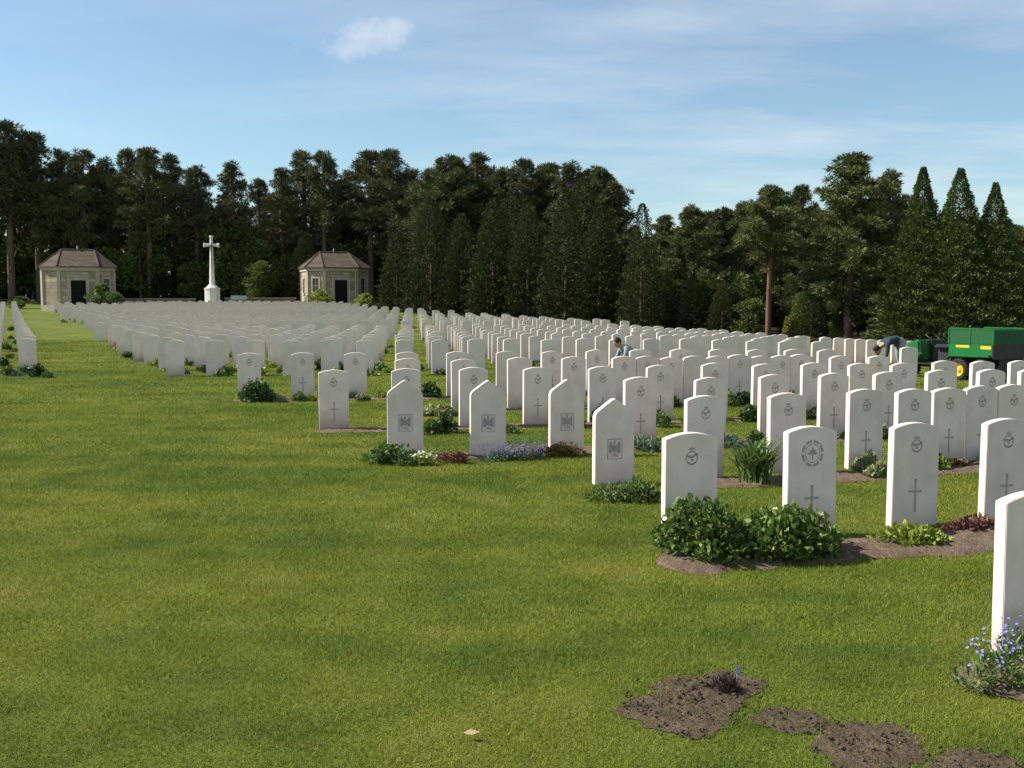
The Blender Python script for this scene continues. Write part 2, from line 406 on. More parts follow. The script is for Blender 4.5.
# edge of the wood: (x, y) from left to right
EDGE = [(-400, 112), (-60, 112), (-45, 112), (-30, 114), (-18, 116), (-9, 90), (-3, 72), (3, 58), (8, 56), (13, 52), (18, 49.5), (24, 49), (60, 50), (400, 52)]
def edge_y(x): return np.interp(x, [p[0] for p in EDGE], [p[1] for p in EDGE])
def floor_sheet():
    xs = np.concatenate([[-400, -200, -100], np.arange(-70, 61, 1.5), [100, 200, 400]])
    V = []; ts = [0, 1.5, 4, 10, 20, 40, 80, 160, 500]
    for x in xs:
        e = float(edge_y(x)) + .8 * math.sin(x * 1.3) + .5 * math.sin(x * 3.1)
        for t in ts: V.append((x, e + t, float(g(e + t, x)) + .012 + min(t, 3) * .04))
    n = len(ts); Fq = [(i * n + j, (i + 1) * n + j, (i + 1) * n + j + 1, i * n + j + 1) for i in range(len(xs) - 1) for j in range(n - 1)]
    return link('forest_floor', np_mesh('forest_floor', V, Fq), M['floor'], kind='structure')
floor_sheet()

# ------------------------------------------------------------------ headstones
TH, WD, HT = .080, .405, .836
def arch_outline(n=10, h=HT, rise=.042):
    w = WD / 2; pts = [(-w, -.12), (w, -.12)]
    for i in range(n + 1):
        t = 1 - 2 * i / n
        pts.append((w * t, h - rise * t * t))
    return pts
def point_outline(h=.872, sh=.715):
    w = WD / 2; pts = [(-w, -.12), (w, -.12), (w, sh - .02), (w - .006, sh + .008), (w - .022, sh + .034)]
    pts += [(.03, h - .014), (0, h), (-.03, h - .014)]
    pts += [(-w + .022, sh + .034), (-w + .006, sh + .008), (-w, sh - .02)]
    return pts
def stone_mesh(name, out, bev=.004):
    b = MB(); b.prism(out, -TH / 2, TH / 2, 'y'); me = b.mesh(name, bevel=bev); me.materials.append(M['stone']); return me
ME_ARCH = stone_mesh('headstone', arch_outline())
ME_POINT = stone_mesh('headstone_pointed', point_outline())
ME_FAR = stone_mesh('headstone_far', arch_outline(6), 0)

FR = -TH / 2 - .0025                       # carvings stand 2.5 mm proud of the face
def ring(b, cx, cz, r0, r1, n=24, a0=0, a1=2 * math.pi, sq=1):
    full = abs(a1 - a0 - 2 * math.pi) < 1e-6
    for i in range(n):
        t0 = a0 + (a1 - a0) * i / n; t1 = a0 + (a1 - a0) * (i + 1) / n
        q = [(cx + r * math.cos(t), cz + r * sq * math.sin(t)) for r, t in ((r0, t0), (r1, t0), (r1, t1), (r0, t1))]
        b.prism(q, FR, FR + .004, 'y')
def poly(b, pts): b.prism(pts, FR, FR + .004, 'y')
def badge_air():
    b = MB(); c = .655
    ring(b, 0, c, .040, .047, 20, sq=1.1)
    poly(b, [(-.052, c + .018), (-.030, c + .005), (0, c - .004), (.03, c + .012), (.058, c + .034), (.034, c + .030), (.006, c + .018), (-.016, c + .020)])
    poly(b, [(-.012, c - .006), (.004, c - .03), (.014, c - .008)])
    poly(b, [(-.035, c - .034), (0, c - .052), (.035, c - .034), (.028, c - .028), (0, c - .042), (-.028, c - .028)])
    poly(b, [(-.02, c + .058), (.02, c + .058), (.026, c + .078), (.010, c + .068), (0, c + .084), (-.010, c + .068), (-.026, c + .078)])
    me = b.mesh('badge'); me.materials.append(M['carving']); return me
def badge_wreath():
    b = MB(); c = .635
    for k in range(8):
        t = 2 * math.pi * (k + .5) / 8
        ring(b, 0, c, .074, .090, 5, t - .30, t + .30, 1.12)
    ring(b, 0, c, .060, .064, 24, sq=1.12)
    for k in range(5):                                 # leaf in the middle
        t = math.pi / 2 + (k - 2) * .78; l = .048 if k % 2 == 0 else .040
        poly(b, [(0, c - .01), (l * .6 * math.cos(t - .35), c + l * .6 * math.sin(t - .35)), (l * math.cos(t), c + l * math.sin(t)), (l * .6 * math.cos(t + .35), c + l * .6 * math.sin(t + .35))])
    poly(b, [(-.004, c - .05), (.004, c - .05), (.003, c - .01), (-.003, c - .01)])
    me = b.mesh('badge'); me.materials.append(M['carving']); return me
def cross_carving():
    b = MB(); s = .0065; cz = .295
    def arm(x0, z0, x1, z1, w0, w1):
        dx, dz = x1 - x0, z1 - z0; l = math.hypot(dx, dz); nx, nz = -dz / l, dx / l
        poly(b, [(x0 + nx * w0, z0 + nz * w0), (x0 - nx * w0, z0 - nz * w0), (x1 - nx * w1, z1 - nz * w1), (x1 + nx * w1, z1 + nz * w1)])
    arm(0, .13, 0, .288, .0095, s); arm(0, .302, 0, .395, s, .0095)
    arm(-.058, cz, 0.058, cz, .0085, .0085)
    me = b.mesh('carved_cross'); me.materials.append(M['carving']); return me
def eagle_panel():
    b = MB(); c = .385; w, h = .078, .10; t = .010
    poly(b, [(-w, c + h - t), (w, c + h - t), (w, c + h), (-w, c + h)]); poly(b, [(-w, c - h), (w, c - h), (w, c - h + t * .6), (-w, c - h + t * .6)])
    poly(b, [(-w, c - h + t * .6), (-w + t, c - h + t * .6), (-w + t, c + h - t), (-w, c + h - t)]); poly(b, [(w - t * .6, c - h + t * .6), (w, c - h + t * .6), (w, c + h - t), (w - t * .6, c + h - t)])
    # displayed eagle: body, head, three-feathered wings, tail, small crown
    poly(b, [(-.015, c + .03), (-.018, c - .02), (0, c - .04), (.018, c - .02), (.015, c + .03), (0, c + .042)])
    poly(b, [(-.012, c + .045), (.008, c + .045), (.008, c + .066), (-.004, c + .070), (-.02, c + .060)])
    poly(b, [(-.012, c + .073), (.012, c + .073), (.015, c + .085), (0, c + .080), (-.015, c + .085)])
    for sg in (-1, 1):
        W = [(.016, .034), (.030, .040), (.040, .066), (.052, .074), (.060, .060), (.062, .030), (.058, -.040), (.050, -.018), (.045, -.055), (.037, -.020), (.032, -.050), (.026, -.016), (.019, -.030)]
        q = [(sg * u, c + w_) for u, w_ in W]
        if sg > 0: q.reverse()
        # fan of triangles keeps the feathered outline intact
        for k in range(1, len(W) - 1):
            t = [q[0], q[k], q[k + 1]] if sg < 0 else [q[-1], q[k - 1], q[k]]
            poly(b, t)
        q = [(sg * .010, c - .043), (sg * .040, c - .070), (sg * .028, c - .080), (sg * .004, c - .05)]
        if sg > 0: q.reverse()
        poly(b, q)
    poly(b, [(-.010, c - .046), (0, c - .085), (.010, c - .046)])
    me = b.mesh('eagle_panel'); me.materials.append(M['carving']); return me
ME_AIR, ME_WREATH, ME_CROSS, ME_EAGLE = badge_air(), badge_wreath(), cross_carving(), eagle_panel()

def make_proto(kind):
    if kind == 'point':
        o = bpy.data.objects.new('headstone', ME_POINT); kids = [('eagle_panel', ME_EAGLE)]
    elif kind == 'far':
        o = bpy.data.objects.new('headstone', ME_FAR); kids = []
    else:
        o = bpy.data.objects.new('headstone', ME_ARCH)
        kids = {'air': [('badge', ME_AIR), ('carved_cross', ME_CROSS)], 'wreath': [('badge', ME_WREATH), ('carved_cross', ME_CROSS)], 'plain': [('badge', ME_AIR)], 'bare': []}[kind]
    COL.objects.link(o)
    for n, me in kids:
        c = bpy.data.objects.new(n, me); COL.objects.link(c); c.parent = o
    return o
PROTO = {}; STONES = []; USED = []
def put_stone(kind, x, y, yaw, label, group, dh=0.0, sink=None):
    if kind not in PROTO: o = PROTO[kind] = make_proto(kind)
    else: o = copy_tree(PROTO[kind])
    o.location = (x, y, float(g(y, x)) + (random.uniform(-.018, .012) if sink is None else sink))
    o.rotation_euler = (R(random.uniform(-.6, .6)), R(random.uniform(-.35, .35)), yaw + R(random.uniform(-1.2, 1.2)))
    tag(o, label, 'headstone', group); USED.append((x, y)); return o

def corner(px, py, yaw, hs=.806):
    """stone centre from the photo position of its left top corner (rear edge)"""
    x, y = at(px, py, hs); u = (math.cos(yaw), math.sin(yaw)); v = (-math.sin(yaw), math.cos(yaw))
    return x + u[0] * WD / 2 - v[0] * TH / 2, y + u[1] * WD / 2 - v[1] * TH / 2

ORD = ['', 'first', 'second', 'third', 'fourth', 'fifth', 'sixth', 'seventh', 'eighth', 'ninth', 'tenth', 'eleventh', 'twelfth', 'thirteenth',
       'fourteenth', 'fifteenth', 'sixteenth', 'seventeenth', 'eighteenth', 'nineteenth', 'twentieth', 'twenty-first', 'twenty-second', 'twenty-third', 'twenty-fourth']
G_NEAR = 'white headstones in the near rows'
YAW = {0: 15, 1: 14.5, 2: 14.5, 3: 13, 4: 11.5, 5: 11, 6: 10}
ROWS = {
 1: [(662, 434.6), (784, 430), (888.5, 424.5), (980.5, 421)],
 2: [(684, 398), (767.6, 395), (846, 392.5), (894.7, 391), (929.6, 389.5), (962.4, 388.3), (994.3, 387.5)],
 3: [(623, 380), (693.5, 378.6), (758, 376.5), (817.6, 375.2), (872.2, 374), (924.6, 373), (975.5, 371.5), (1017.5, 370)],
 4: [(318.5, 371), (391, 369.8), (458.5, 369.2), (522.5, 368.8), (588, 367.5), (646, 366.3), (700.5, 365.6), (751, 364.6), (800.5, 364), (847.6, 363.5), (890, 363), (931.5, 362), (969.5, 361), (1008, 360.4)],
 5: [(395, 360.5), (451, 360), (507, 359.5), (561, 358.7), (611, 358.3), (635, 358), (658.7, 357.7), (681.9, 357.3), (705, 357), (727, 356.7), (748.7, 356.5), (770, 356.2), (788.7, 356), (829, 355.7), (866.5, 355.2)],
 6: [(237.5, 354.5), (291, 354), (344, 353.4), (396, 353), (446, 352.8), (495.8, 352.5), (541, 352), (585.5, 351.5), (629, 351), (669.4, 350.7), (708, 350.4), (746, 350.2), (783.5, 350), (817, 349.7)],
}
ROWLINE = {}
SPECIAL = {(1, 0): ('air', 'white headstone with round badge rising behind the left half of the rose bush'),
           (1, 1): ('wreath', 'white headstone with large wreath badge and carved cross behind the rose bush'),
           (1, 2): ('air', 'white headstone with badge and cross above a low yellow-green plant'),
           (1, 3): ('air', 'white headstone partly hidden behind the nearest headstone at the right edge')}
x, y = corner(996, 498, R(15))
put_stone('air', x, y, R(15), 'nearest headstone, cut off by the right picture edge, blue flowers at its foot', G_NEAR, sink=0)
for r, pts in ROWS.items():
    yaw = R(YAW[r]); line = []
    for i, (px, py) in enumerate(pts):
        x, y = corner(px, py, yaw); line.append((x, y))
        kind = random.choices(['air', 'plain', 'bare'], [.75, .1, .15])[0] if r >= 4 else 'air'
        lab = None
        if (r, i) in SPECIAL: kind, lab = SPECIAL[(r, i)]
        k = i + 1 + (1 if r == 2 else 3 if r == 3 else 0)
        if lab is None:
            lab = 'white round-topped headstone, %s from the left in the %s row from the front' % (ORD[k], ORD[r])
        put_stone(kind, x, y, yaw, lab, G_NEAR)
    ROWLINE[r] = line
# pointed stones: D in the second row, A B C in the third
for (pxc, pyk, r, yw, lab) in [(405, 380, 3, 10, 'leftmost pointed white headstone with a square eagle panel, leafy green plant before it'),
                      (487.5, 380.2, 3, 11, 'middle pointed white headstone with a square eagle panel, purple lavender beside it'),
                      (566.5, 379.4, 3, 13, 'pointed white headstone with square eagle panel above bronze foliage'),
                      (613.5, 398.5, 2, 16, 'nearest pointed headstone with square eagle panel, standing alone right of the others')]:
    zt_ = .83 if r == 2 else .872
    x, y = at(pxc, pyk, zt_)
    put_stone('point', x, y, R(yw), lab, 'pointed headstones with eagle panels', sink=zt_ - .872)
    ROWLINE[r].insert(0 if r == 2 else len([q for q in ROWLINE[r] if q[0] < x]), (x, y))
# stones at the right back
x, y = (909 - 512) / F * 23.2, 23.2; put_stone('bare', x, y, R(12), 'tall narrow-looking white headstone left of the green utility vehicle', G_NEAR, sink=.0)
for i, px in enumerate([825, 839, 850.5, 861, 872, 884, 897, 911, 922]):
    y = 36.6 - .2 * i; x = (px - 512) / F * y
    put_stone('far', x, y, R(10), 'white headstone, %s from left in the short back row behind the bending person' % ORD[i + 1], 'white headstones of the short back row')

# far plots -------------------------------------------------------------
def left_lim(y): return float(np.interp(y, [24.2, 41.8, 100], [-8.1, -16.4, -44.6]))
def right_lim(y): return float(np.interp(y, [20, 25, 30, 34.5, 35, 38.7, 41, 48, 62, 73, 85, 100], [6.5, 7.4, 8.7, 9.9, 11.0, 9.9, 8.1, 4.4, -1.9, -6.5, -11.5, -17]))
FARS = []
def lattice(o, phi, du, v, gap, cond, yawdeg, nmax=52, kmax=75):
    u = (math.cos(R(phi)) * du, math.sin(R(phi)) * du)
    off = (0, 0)
    for j in range(nmax):
        gx = sum(1 for a in gap if j >= a[0]); ex = sum(a[1] for a in gap if j >= a[0])
        bx = o[0] + v[0] * j + v[0] / v[1] * ex; by = o[1] + v[1] * j + ex
        sh_ = random.uniform(-.06, .06)
        for i in range(-kmax, kmax):
            x = bx + u[0] * i + sh_ + random.uniform(-.04, .04); y = by + u[1] * i + random.uniform(-.03, .03)
            if by < 24 or y > 98.5 or y < 21.5: continue
            if x < left_lim(y) + .15 or x > right_lim(y): continue
            if not cond(x, y): continue
            if yawdeg == 9 and any(abs(q[0] - x) < .55 and abs(q[1] - y) < .55 for q in FARS if q[4] == 'L'): continue
            FARS.append((x, y, R(yawdeg) + R(random.uniform(-1.5, 1.5)), j, 'L' if yawdeg != 9 else 'M'))
div = lambda x, y: x < -5.45 - .262 * (y - 24)
rx, ry = corner(168, 341.5, R(8))
lattice((rx, ry), 8, .92, (-.95, 1.95), [(20, 1.4)], lambda x, y: div(x, y), 12)
mx, my = corner(283, 341.4, R(9))
lattice((mx, my), 9, .87, (-.19, 1.98), [(8, 4.0), (17, 3.5)], lambda x, y: not div(x, y), 9)
# left plot beyond the grass avenue
lx, ly = at(42, 371, 0)
LEFT = []
for j in range(38):
    for i in range(0, 5):
        y = ly - .3 + 2.0 * j; x = -10.72 - (y - 23.4) * .478 - i * .88; yy = y - i * .22
        if j == 0 and i == 0: x -= .05
        if x / yy > -.52 and yy < 97: LEFT.append((x, yy, R(19), j, i))
near = []
for (x, y, a, j, _p) in FARS: near.append((y, x, a, 'R', j, 0))
for (x, y, a, j, i) in LEFT: near.append((y, x, a, 'L', j, i))
near.sort()
n_have = len(USED); budget = 298 - n_have
rest = []
for k, (y, x, a, side, j, i) in enumerate(near):
    if k < budget:
        if side == 'L':
            lab = ('white headstone nearest the camera in the column left of the grass avenue' if (j == 0 and i == 0) else
                   'white headstone farther along the plot left of the grass avenue')
            put_stone('far', x, y, a, lab, 'white headstones left of the grass avenue')
        else:
            pos = 'left part' if x < -4 else 'middle' if x < 2 else 'right part'
            lab = 'small white headstone in the %s of row %s behind the cross aisle' % (pos, ['one', 'two', 'three', 'four', 'five', 'six', 'seven', 'eight', 'nine', 'ten', 'eleven', 'twelve'][min(j, 11)])
            put_stone('far', x, y, a, lab, 'small white headstones of the far plots')
    else: rest.append((x, y, a))
V = []; Fc = []
b = MB()
out = arch_outline(4)
for (x, y, a) in rest:
    Mx = Matrix.Translation((x, y, float(g(y, x)) + random.uniform(-.05, .03))) @ Matrix.Rotation(a, 4, 'Z')
    b.prism(out, -TH / 2, TH / 2, 'y', 0, Mx)
me = b.mesh('far_headstones')
link('far_headstones', me, M['stone'], label='dense mass of tiny white headstones stretching back towards the stone cross', cat='headstones', kind='stuff')

# ------------------------------------------------------------------ soil beds
BEDS = []
def bed(name, p0, p1, a, c, seed, m, amp=.06, h=.03):
    """strip beside the line p0-p1, between offsets a and c towards the camera"""
    r = np.random.default_rng(seed)
    d = np.array(p1) - np.array(p0); L = np.linalg.norm(d); d /= L; nrm = np.array([d[1], -d[0]])
    n = max(8, int(L / .04)); k = 16
    ph = r.random(8) * 6.28
    V = []; left = []; right = []
    for i in range(n + 1):
        t = i / n * L; endf = min(1, min(t, L - t) / .22) ** .5
        w1 = sum(math.sin(t * f + ph[q]) * s for q, (f, s) in enumerate([(2.3, .5), (6.1, .3), (15, .25), (33, .18)])) * amp
        w2 = sum(math.sin(t * f + ph[q + 4]) * s for q, (f, s) in enumerate([(2.7, .5), (5.3, .3), (13, .25), (37, .18)])) * amp
        mid = (a + c) / 2; o0 = mid + (a + w1 - mid) * endf; o1 = mid + (c + w2 - mid) * endf
        for j in range(k + 1):
            s = j / k; o = o0 + (o1 - o0) * s
            q = np.array(p0) + d * t + nrm * o
            e = min(1, 4 * s * (1 - s) * 1.6) * endf
            V.append((q[0], q[1], float(g(q[1], q[0])) + .004 + h * (.75 + .7 * mnoise.noise((q[0] * 17, q[1] * 17, seed)) + .5 * mnoise.noise((q[0] * 45, q[1] * 45, seed))) * e))
            if j == 0: left.append((q[0], q[1]))
            if j == k: right.append((q[0], q[1]))
    Fq = [(i * (k + 1) + j, (i + 1) * (k + 1) + j, (i + 1) * (k + 1) + j + 1, i * (k + 1) + j + 1) for i in range(n) for j in range(k)]
    me = np_mesh(name, V, Fq); me.polygons.foreach_set('use_smooth', [True] * len(Fq))
    link(name, me, m, kind='structure')
    BEDS.append(np.array(left + right[::-1]))
def extend(p, q, s):   # point beyond p, away from q
    d = np.array(p) - np.array(q); d /= np.linalg.norm(d); return tuple(np.array(p) + d * s)
L1 = ROWLINE[1]; bed('soil_bed', extend(L1[0], L1[1], .50), extend(L1[-1], L1[0], 1.0), .24, .86, 1, M['soil'], .10, .04)
L2 = ROWLINE[2]; bed('soil_bed', extend(L2[0], L2[1], .35), extend(L2[0], L2[1], -.75), .15, .75, 12, M['soil'], .06)
bed('soil_bed', extend(L2[1], L2[2], .3), extend(L2[-1], L2[0], .8), .15, .66, 2, M['soil'], .07)
L3 = ROWLINE[3]; bed('soil_bed', extend(L3[0], L3[1], .35), extend(L3[-1], L3[0], .8), .08, .55, 3, M['soil'], .05)
for r in (4, 5, 6):
    L = ROWLINE[r]; bed('soil_bed', extend(L[0], L[1], .3), extend(L[-1], L[0], .6), -.02, .45, r + 20, M['soil'], .05, .02)
q = at(1020, 668); bed('soil_bed', (q[0] - .42, q[1] - .12), (q[0] + 1.5, q[1] + .42), -.15, .42, 31, M['soil'], .05, .035)
NBED = len(BEDS)
# bare foreground patches
def patch(pix, seed):
    P = np.array([at(*p) for p in pix]); c = P.mean(0); r = np.random.default_rng(seed)
    ang = np.arctan2(P[:, 1] - c[1], P[:, 0] - c[0]); o = np.argsort(ang); ang = ang[o]; rad = np.linalg.norm(P - c, axis=1)[o]
    n, k = 120, 30; V = [(c[0], c[1], .012)]; edge = []
    th = np.linspace(-math.pi, math.pi, n, endpoint=False)
    rr = np.interp(th, np.concatenate([ang - 2 * math.pi, ang, ang + 2 * math.pi]), np.tile(rad, 3))
    rr *= 1.0 + .07 * np.sin(th * 5 + seed) + .05 * np.sin(th * 11 + 2 * seed) + .03 * np.sin(th * 23 + 3 * seed)
    for j in range(1, k + 1):
        for i in range(n):
            s = j / k; q = c + np.array([math.cos(th[i]), math.sin(th[i])]) * rr[i] * s
            z = .004 + (.006 + .009 * mnoise.noise((q[0] * 14, q[1] * 14, seed)) + .009 * mnoise.noise((q[0] * 38, q[1] * 38, seed)) + .006 * mnoise.noise((q[0] * 90, q[1] * 90, seed))) * (1 - s ** 3)
            V.append((q[0], q[1], max(.004, z)))
            if j == k: edge.append(q)
    fs = [(0, 1 + i, 1 + (i + 1) % n) for i in range(n)]
    for j in range(k - 1):
        for i in range(n):
            a = 1 + j * n; bq = a + n; fs.append((a + i, bq + i, bq + (i + 1) % n, a + (i + 1) % n))
    me = bpy.data.meshes.new('bare_earth'); me.from_pydata(V, [], fs); me.polygons.foreach_set('use_smooth', [True] * len(fs))
    link('bare_earth', me, M['bare'], kind='structure'); BEDS.append(np.array(edge))
patch([(622, 716), (652, 694), (685, 676), (725, 671), (765, 686), (748, 700), (728, 712), (712, 736), (670, 734), (640, 727)], 4)
patch([(818, 738), (850, 724), (888, 724), (916, 738), (912, 764), (880, 782), (842, 770)], 5)
patch([(752, 716), (790, 708), (822, 718), (838, 730), (800, 734), (764, 728)], 11)
patch([(932, 762), (968, 750), (1005, 757), (1030, 775), (1000, 790), (945, 785)], 6)

# ------------------------------------------------------------------ lawn blades (near ground)
def inside(P, poly):
    x, y = P[:, 0], P[:, 1]; c = np.zeros(len(P), bool); n = len(poly); j = n - 1
    lo, hi = poly.min(0), poly.max(0)
    sel = (x >= lo[0]) & (x <= hi[0]) & (y >= lo[1]) & (y <= hi[1])
    xs, ys_ = x[sel], y[sel]; cc = np.zeros(len(xs), bool)
    for i in range(n):
        yi, yj = poly[i][1], poly[j][1]; xi, xj = poly[i][0], poly[j][0]
        if yi != yj: cc ^= ((yi > ys_) != (yj > ys_)) & (xs < (xj - xi) * (ys_ - yi) / (yj - yi) + xi)
        j = i
    c[sel] = cc; return c
def blades():
    Vs = []; n_tot = 0; rn = []
    for (y0, y1, dens, hb, wb) in [(3.2, 5.5, 11000, .017, .0042), (5.5, 8, 7500, .018, .0055), (8, 12, 4200, .020, .0075), (12, 18, 2000, .022, .011), (18, 27, 850, .024, .016), (27, 45, 330, .024, .024)]:
        A = (y1 - y0) * (y1 + y0) * .5 * 1.5; n = int(A * dens)
        y = np.sqrt(rng.random(n) * (y1 ** 2 - y0 ** 2) + y0 ** 2); x = (rng.random(n) - .5) * 1.5 * y
        P = np.stack([x, y], 1)
        keep = np.ones(n, bool)
        jit = rng.normal(size=(n, 2)) * .055; jb = rng.normal(size=(n, 2)) * .14
        for bi, bd in enumerate(BEDS): 
            if bi < NBED: keep &= ~(inside(P + jit, bd) & inside(P, bd))
            else:
                tuft = np.sin(P[:, 0] * 31 + 2 * np.sin(P[:, 1] * 17)) * np.sin(P[:, 1] * 27 + 2 * np.sin(P[:, 0] * 13)) > .62
                keep &= ~(inside(P + jb, bd) & inside(P, bd)) | (inside(P, bd) & tuft & (rng.random(n) < .55))
        # a few stray blades grow in the bare earth
        keep |= rng.random(n) < .045
        P = P[keep]; n = len(P)
        cl = .75 + .5 * (np.sin(P[:, 0] * 7.1 + np.sin(P[:, 1] * 5)) * np.sin(P[:, 1] * 6.3 + np.sin(P[:, 0] * 4)) * .5 + .5)
        h = hb * (.5 + .9 * rng.random(n)) * cl; w = wb * (.7 + .6 * rng.random(n))
        th = rng.random(n) * 6.283; ln = rng.random(n) ** .7 * .95; la = rng.random(n) * 6.283
        z = g(P[:, 1], P[:, 0])
        b0 = np.stack([P[:, 0] - np.cos(th) * w / 2, P[:, 1] - np.sin(th) * w / 2, z - .002], 1)
        b1 = np.stack([P[:, 0] + np.cos(th) * w / 2, P[:, 1] + np.sin(th) * w / 2, z - .002], 1)
        tp = np.stack([P[:, 0] + np.cos(la) * h * ln, P[:, 1] + np.sin(la) * h * ln, z + h], 1)
        Vs.append(np.stack([b0, b1, tp], 1).reshape(-1, 3)); n_tot += n
        rn.append(rng.random(n))
    me = np_mesh('lawn_grass', np.concatenate(Vs), np.arange(3 * n_tot).reshape(-1, 3), np.concatenate(rn))
    link('lawn_grass', me, M['blade'], label='short mown lawn grass with dry yellowish patches in the foreground', cat='grass', kind='stuff')
blades()

def clods():
    """loose crumbs of earth on the beds and bare patches"""
    r = np.random.default_rng(88); Vs = []; Fs = []; n0 = 0
    oc = np.array([(1, 0, 0), (-1, 0, 0), (0, 1, 0), (0, -1, 0), (0, 0, 1), (0, 0, -1)], float)
    tf = np.array([(0, 2, 4), (2, 1, 4), (1, 3, 4), (3, 0, 4), (2, 0, 5), (1, 2, 5), (3, 1, 5), (0, 3, 5)])
    for bi, bd in enumerate(BEDS):
        if bd[:, 1].min() > 12.5: continue
        lo, hi = bd.min(0), bd.max(0); n = int((hi[0] - lo[0]) * (hi[1] - lo[1]) * (1500 if bi >= NBED else 520))
        P = lo + (hi - lo) * r.random((n, 2)); P = P[inside(P + r.normal(size=(n, 2)) * .05, bd)]
        if bi < NBED and len(P) > 900: P = P[:900]
        for p in P:
            sz = .0025 + .010 * r.random() ** 3.0
            v = oc * sz * (.6 + .7 * r.random((6, 3))); a = r.random() * 6.28; c_, s_ = math.cos(a), math.sin(a)
            v = v @ np.array([(c_, -s_, 0), (s_, c_, 0), (0, 0, .8)]).T + np.array([p[0], p[1], float(g(p[1], p[0])) + .010 + .012 * r.random()])
            Vs.append(v); Fs.append(tf + n0); n0 += 6
    link('soil_crumbs', np_mesh('soil_crumbs', np.concatenate(Vs), np.concatenate(Fs)), M['bare'], label='loose crumbs of earth on the soil beds and bare patches', cat='soil', kind='stuff')
clods()

# ------------------------------------------------------------------ bedding plants
def mound(n, rx, ry, h, leaf, w, r, up=.5, lump=5):
    """leaf mound: lumps of leaves through an uneven half ellipsoid"""
    cs = []
    for k in range(lump):
        a = r.random() * 6.283; q = math.sqrt(r.random()) * .72
        cs.append((math.cos(a) * q * rx, math.sin(a) * q * ry, h * (.25 + .35 * r.random()), .45 + .25 * r.random()))
    C = []; D = []
    per = n // lump + 1
    for (x, y, z, s) in cs:
        d = unit(r.normal(size=(per, 3))); rad = r.random((per, 1)) ** .4
        p = d * rad * np.array([rx * s, ry * s, h * .55]) + np.array([x, y, z]); p[:, 2] = np.abs(p[:, 2])
        C.append(p); D.append(unit(d + np.array([0, 0, up]) + r.normal(size=(per, 3)) * .5))
    C = np.concatenate(C); D = np.concatenate(D); o_ = r.permutation(len(C))[:n]; C = C[o_]; D = D[o_]
    q2 = np.clip((C[:, 0] / rx) ** 2 + (C[:, 1] / ry) ** 2, 0, 1); C[:, 2] *= 1 - .5 * q2
    L = leaf * (.6 + .8 * r.random(len(C)))
    return leaves(C - D * L[:, None] * .5, D, L, w * (.7 + .6 * r.random(len(C))), r=r)
def flowers(n, rx, ry, z0, z1, s, r, petals=5):
    V = []; 
    for k in range(n):
        a = r.random() * 6.283; q = math.sqrt(r.random()) * .9
        x, y = math.cos(a) * q * rx, math.sin(a) * q * ry; z = (z0 + (z1 - z0) * r.random()) * (1 - .45 * q * q)
        nr = unit(np.array([x * .6 / max(rx, .01), y * .6 / max(ry, .01) - .35, .8]) + r.normal(size=3) * .25)
        t = unit(np.cross(nr, [0.3, 1, .2])); bt = np.cross(nr, t)
        for p in range(petals):
            f = 2 * math.pi * p / petals
            d = t * math.cos(f) + bt * math.sin(f); e = np.cross(nr, d); c = np.array([x, y, z])
            V += [c, c + d * s * .55 + e * s * .42 + nr * s * .12, c + d * s + nr * s * .2, c + d * s * .55 - e * s * .42 + nr * s * .12]
    V = np.array(V); return V, np.arange(len(V)).reshape(-1, 4)
def spikes(n, rx, ry, h0, h1, r):
    """upright flower spikes (lavender)"""
    C = []; D = []
    for k in range(n):
        a = r.random() * 6.283; q = math.sqrt(r.random()); bx, by = math.cos(a) * q * rx, math.sin(a) * q * ry
        ln = np.array([math.cos(a) * q * .5, math.sin(a) * q * .5, 1]); ln /= np.linalg.norm(ln); hh = h0 + (h1 - h0) * r.random()
        for s in np.linspace(.55, 1, 7):
            C.append(np.array([bx, by, 0]) + ln * hh * s); D.append(ln * .6 + r.normal(size=3) * .6)
    return leaves(np.array(C), np.array(D), .016, .012, r=r)
def straps(n, rx, h, r, w=.016):
    """arching strap leaves"""
    V = []; Fq = []
    for k in range(n):
        a = r.random() * 6.283; l = h * (.7 + .5 * r.random()); out = rx * (.3 + .9 * r.random())
        bx, by = r.normal(size=2) * rx * .16; sd_ = np.array([-math.sin(a), math.cos(a), 0]); i0 = len(V); ns = 6
        for i in range(ns + 1):
            s = i / ns; p = np.array([bx + math.cos(a) * out * s ** 1.6, by + math.sin(a) * out * s ** 1.6, l * (s * 1.35 - .55 * s ** 2.6)])
            ww = w * (1 - s ** 2.5) * (.6 + .6 * min(1, s * 4)) + .001
            V += [p - sd_ * ww / 2, p + sd_ * ww / 2]
        Fq += [(i0 + 2 * i, i0 + 2 * i + 1, i0 + 2 * i + 3, i0 + 2 * i + 2) for i in range(ns)]
    return np.array(V), np.array(Fq)

def plant(name, loc, parts, label, cat='plant', group=None, rz=0):
    """parts: list of (part name, (V, F), material); first part may stand alone"""
    root = empty(name, (loc[0], loc[1], float(g(loc[1], loc[0])) + .01), rz, label=label, cat=cat, group=group)
    for pn, (V, Fq), m in parts: link(pn, np_mesh(pn, V, Fq), m, root)
    return root
def rg(s): return np.random.default_rng(s)
def stems(n, rx, ry, h, r):
    b = MB()
    for k in range(n):
        a = r.random() * 6.283; q = r.random() * .7
        b.tube([(0.25 * rx * math.cos(a), .25 * ry * math.sin(a), -.02), (q * .6 * rx * math.cos(a), q * .6 * ry * math.sin(a), h * .5), (q * rx * math.cos(a), q * ry * math.sin(a), h * .85)], [.006, .005, .003], 5)
    return b

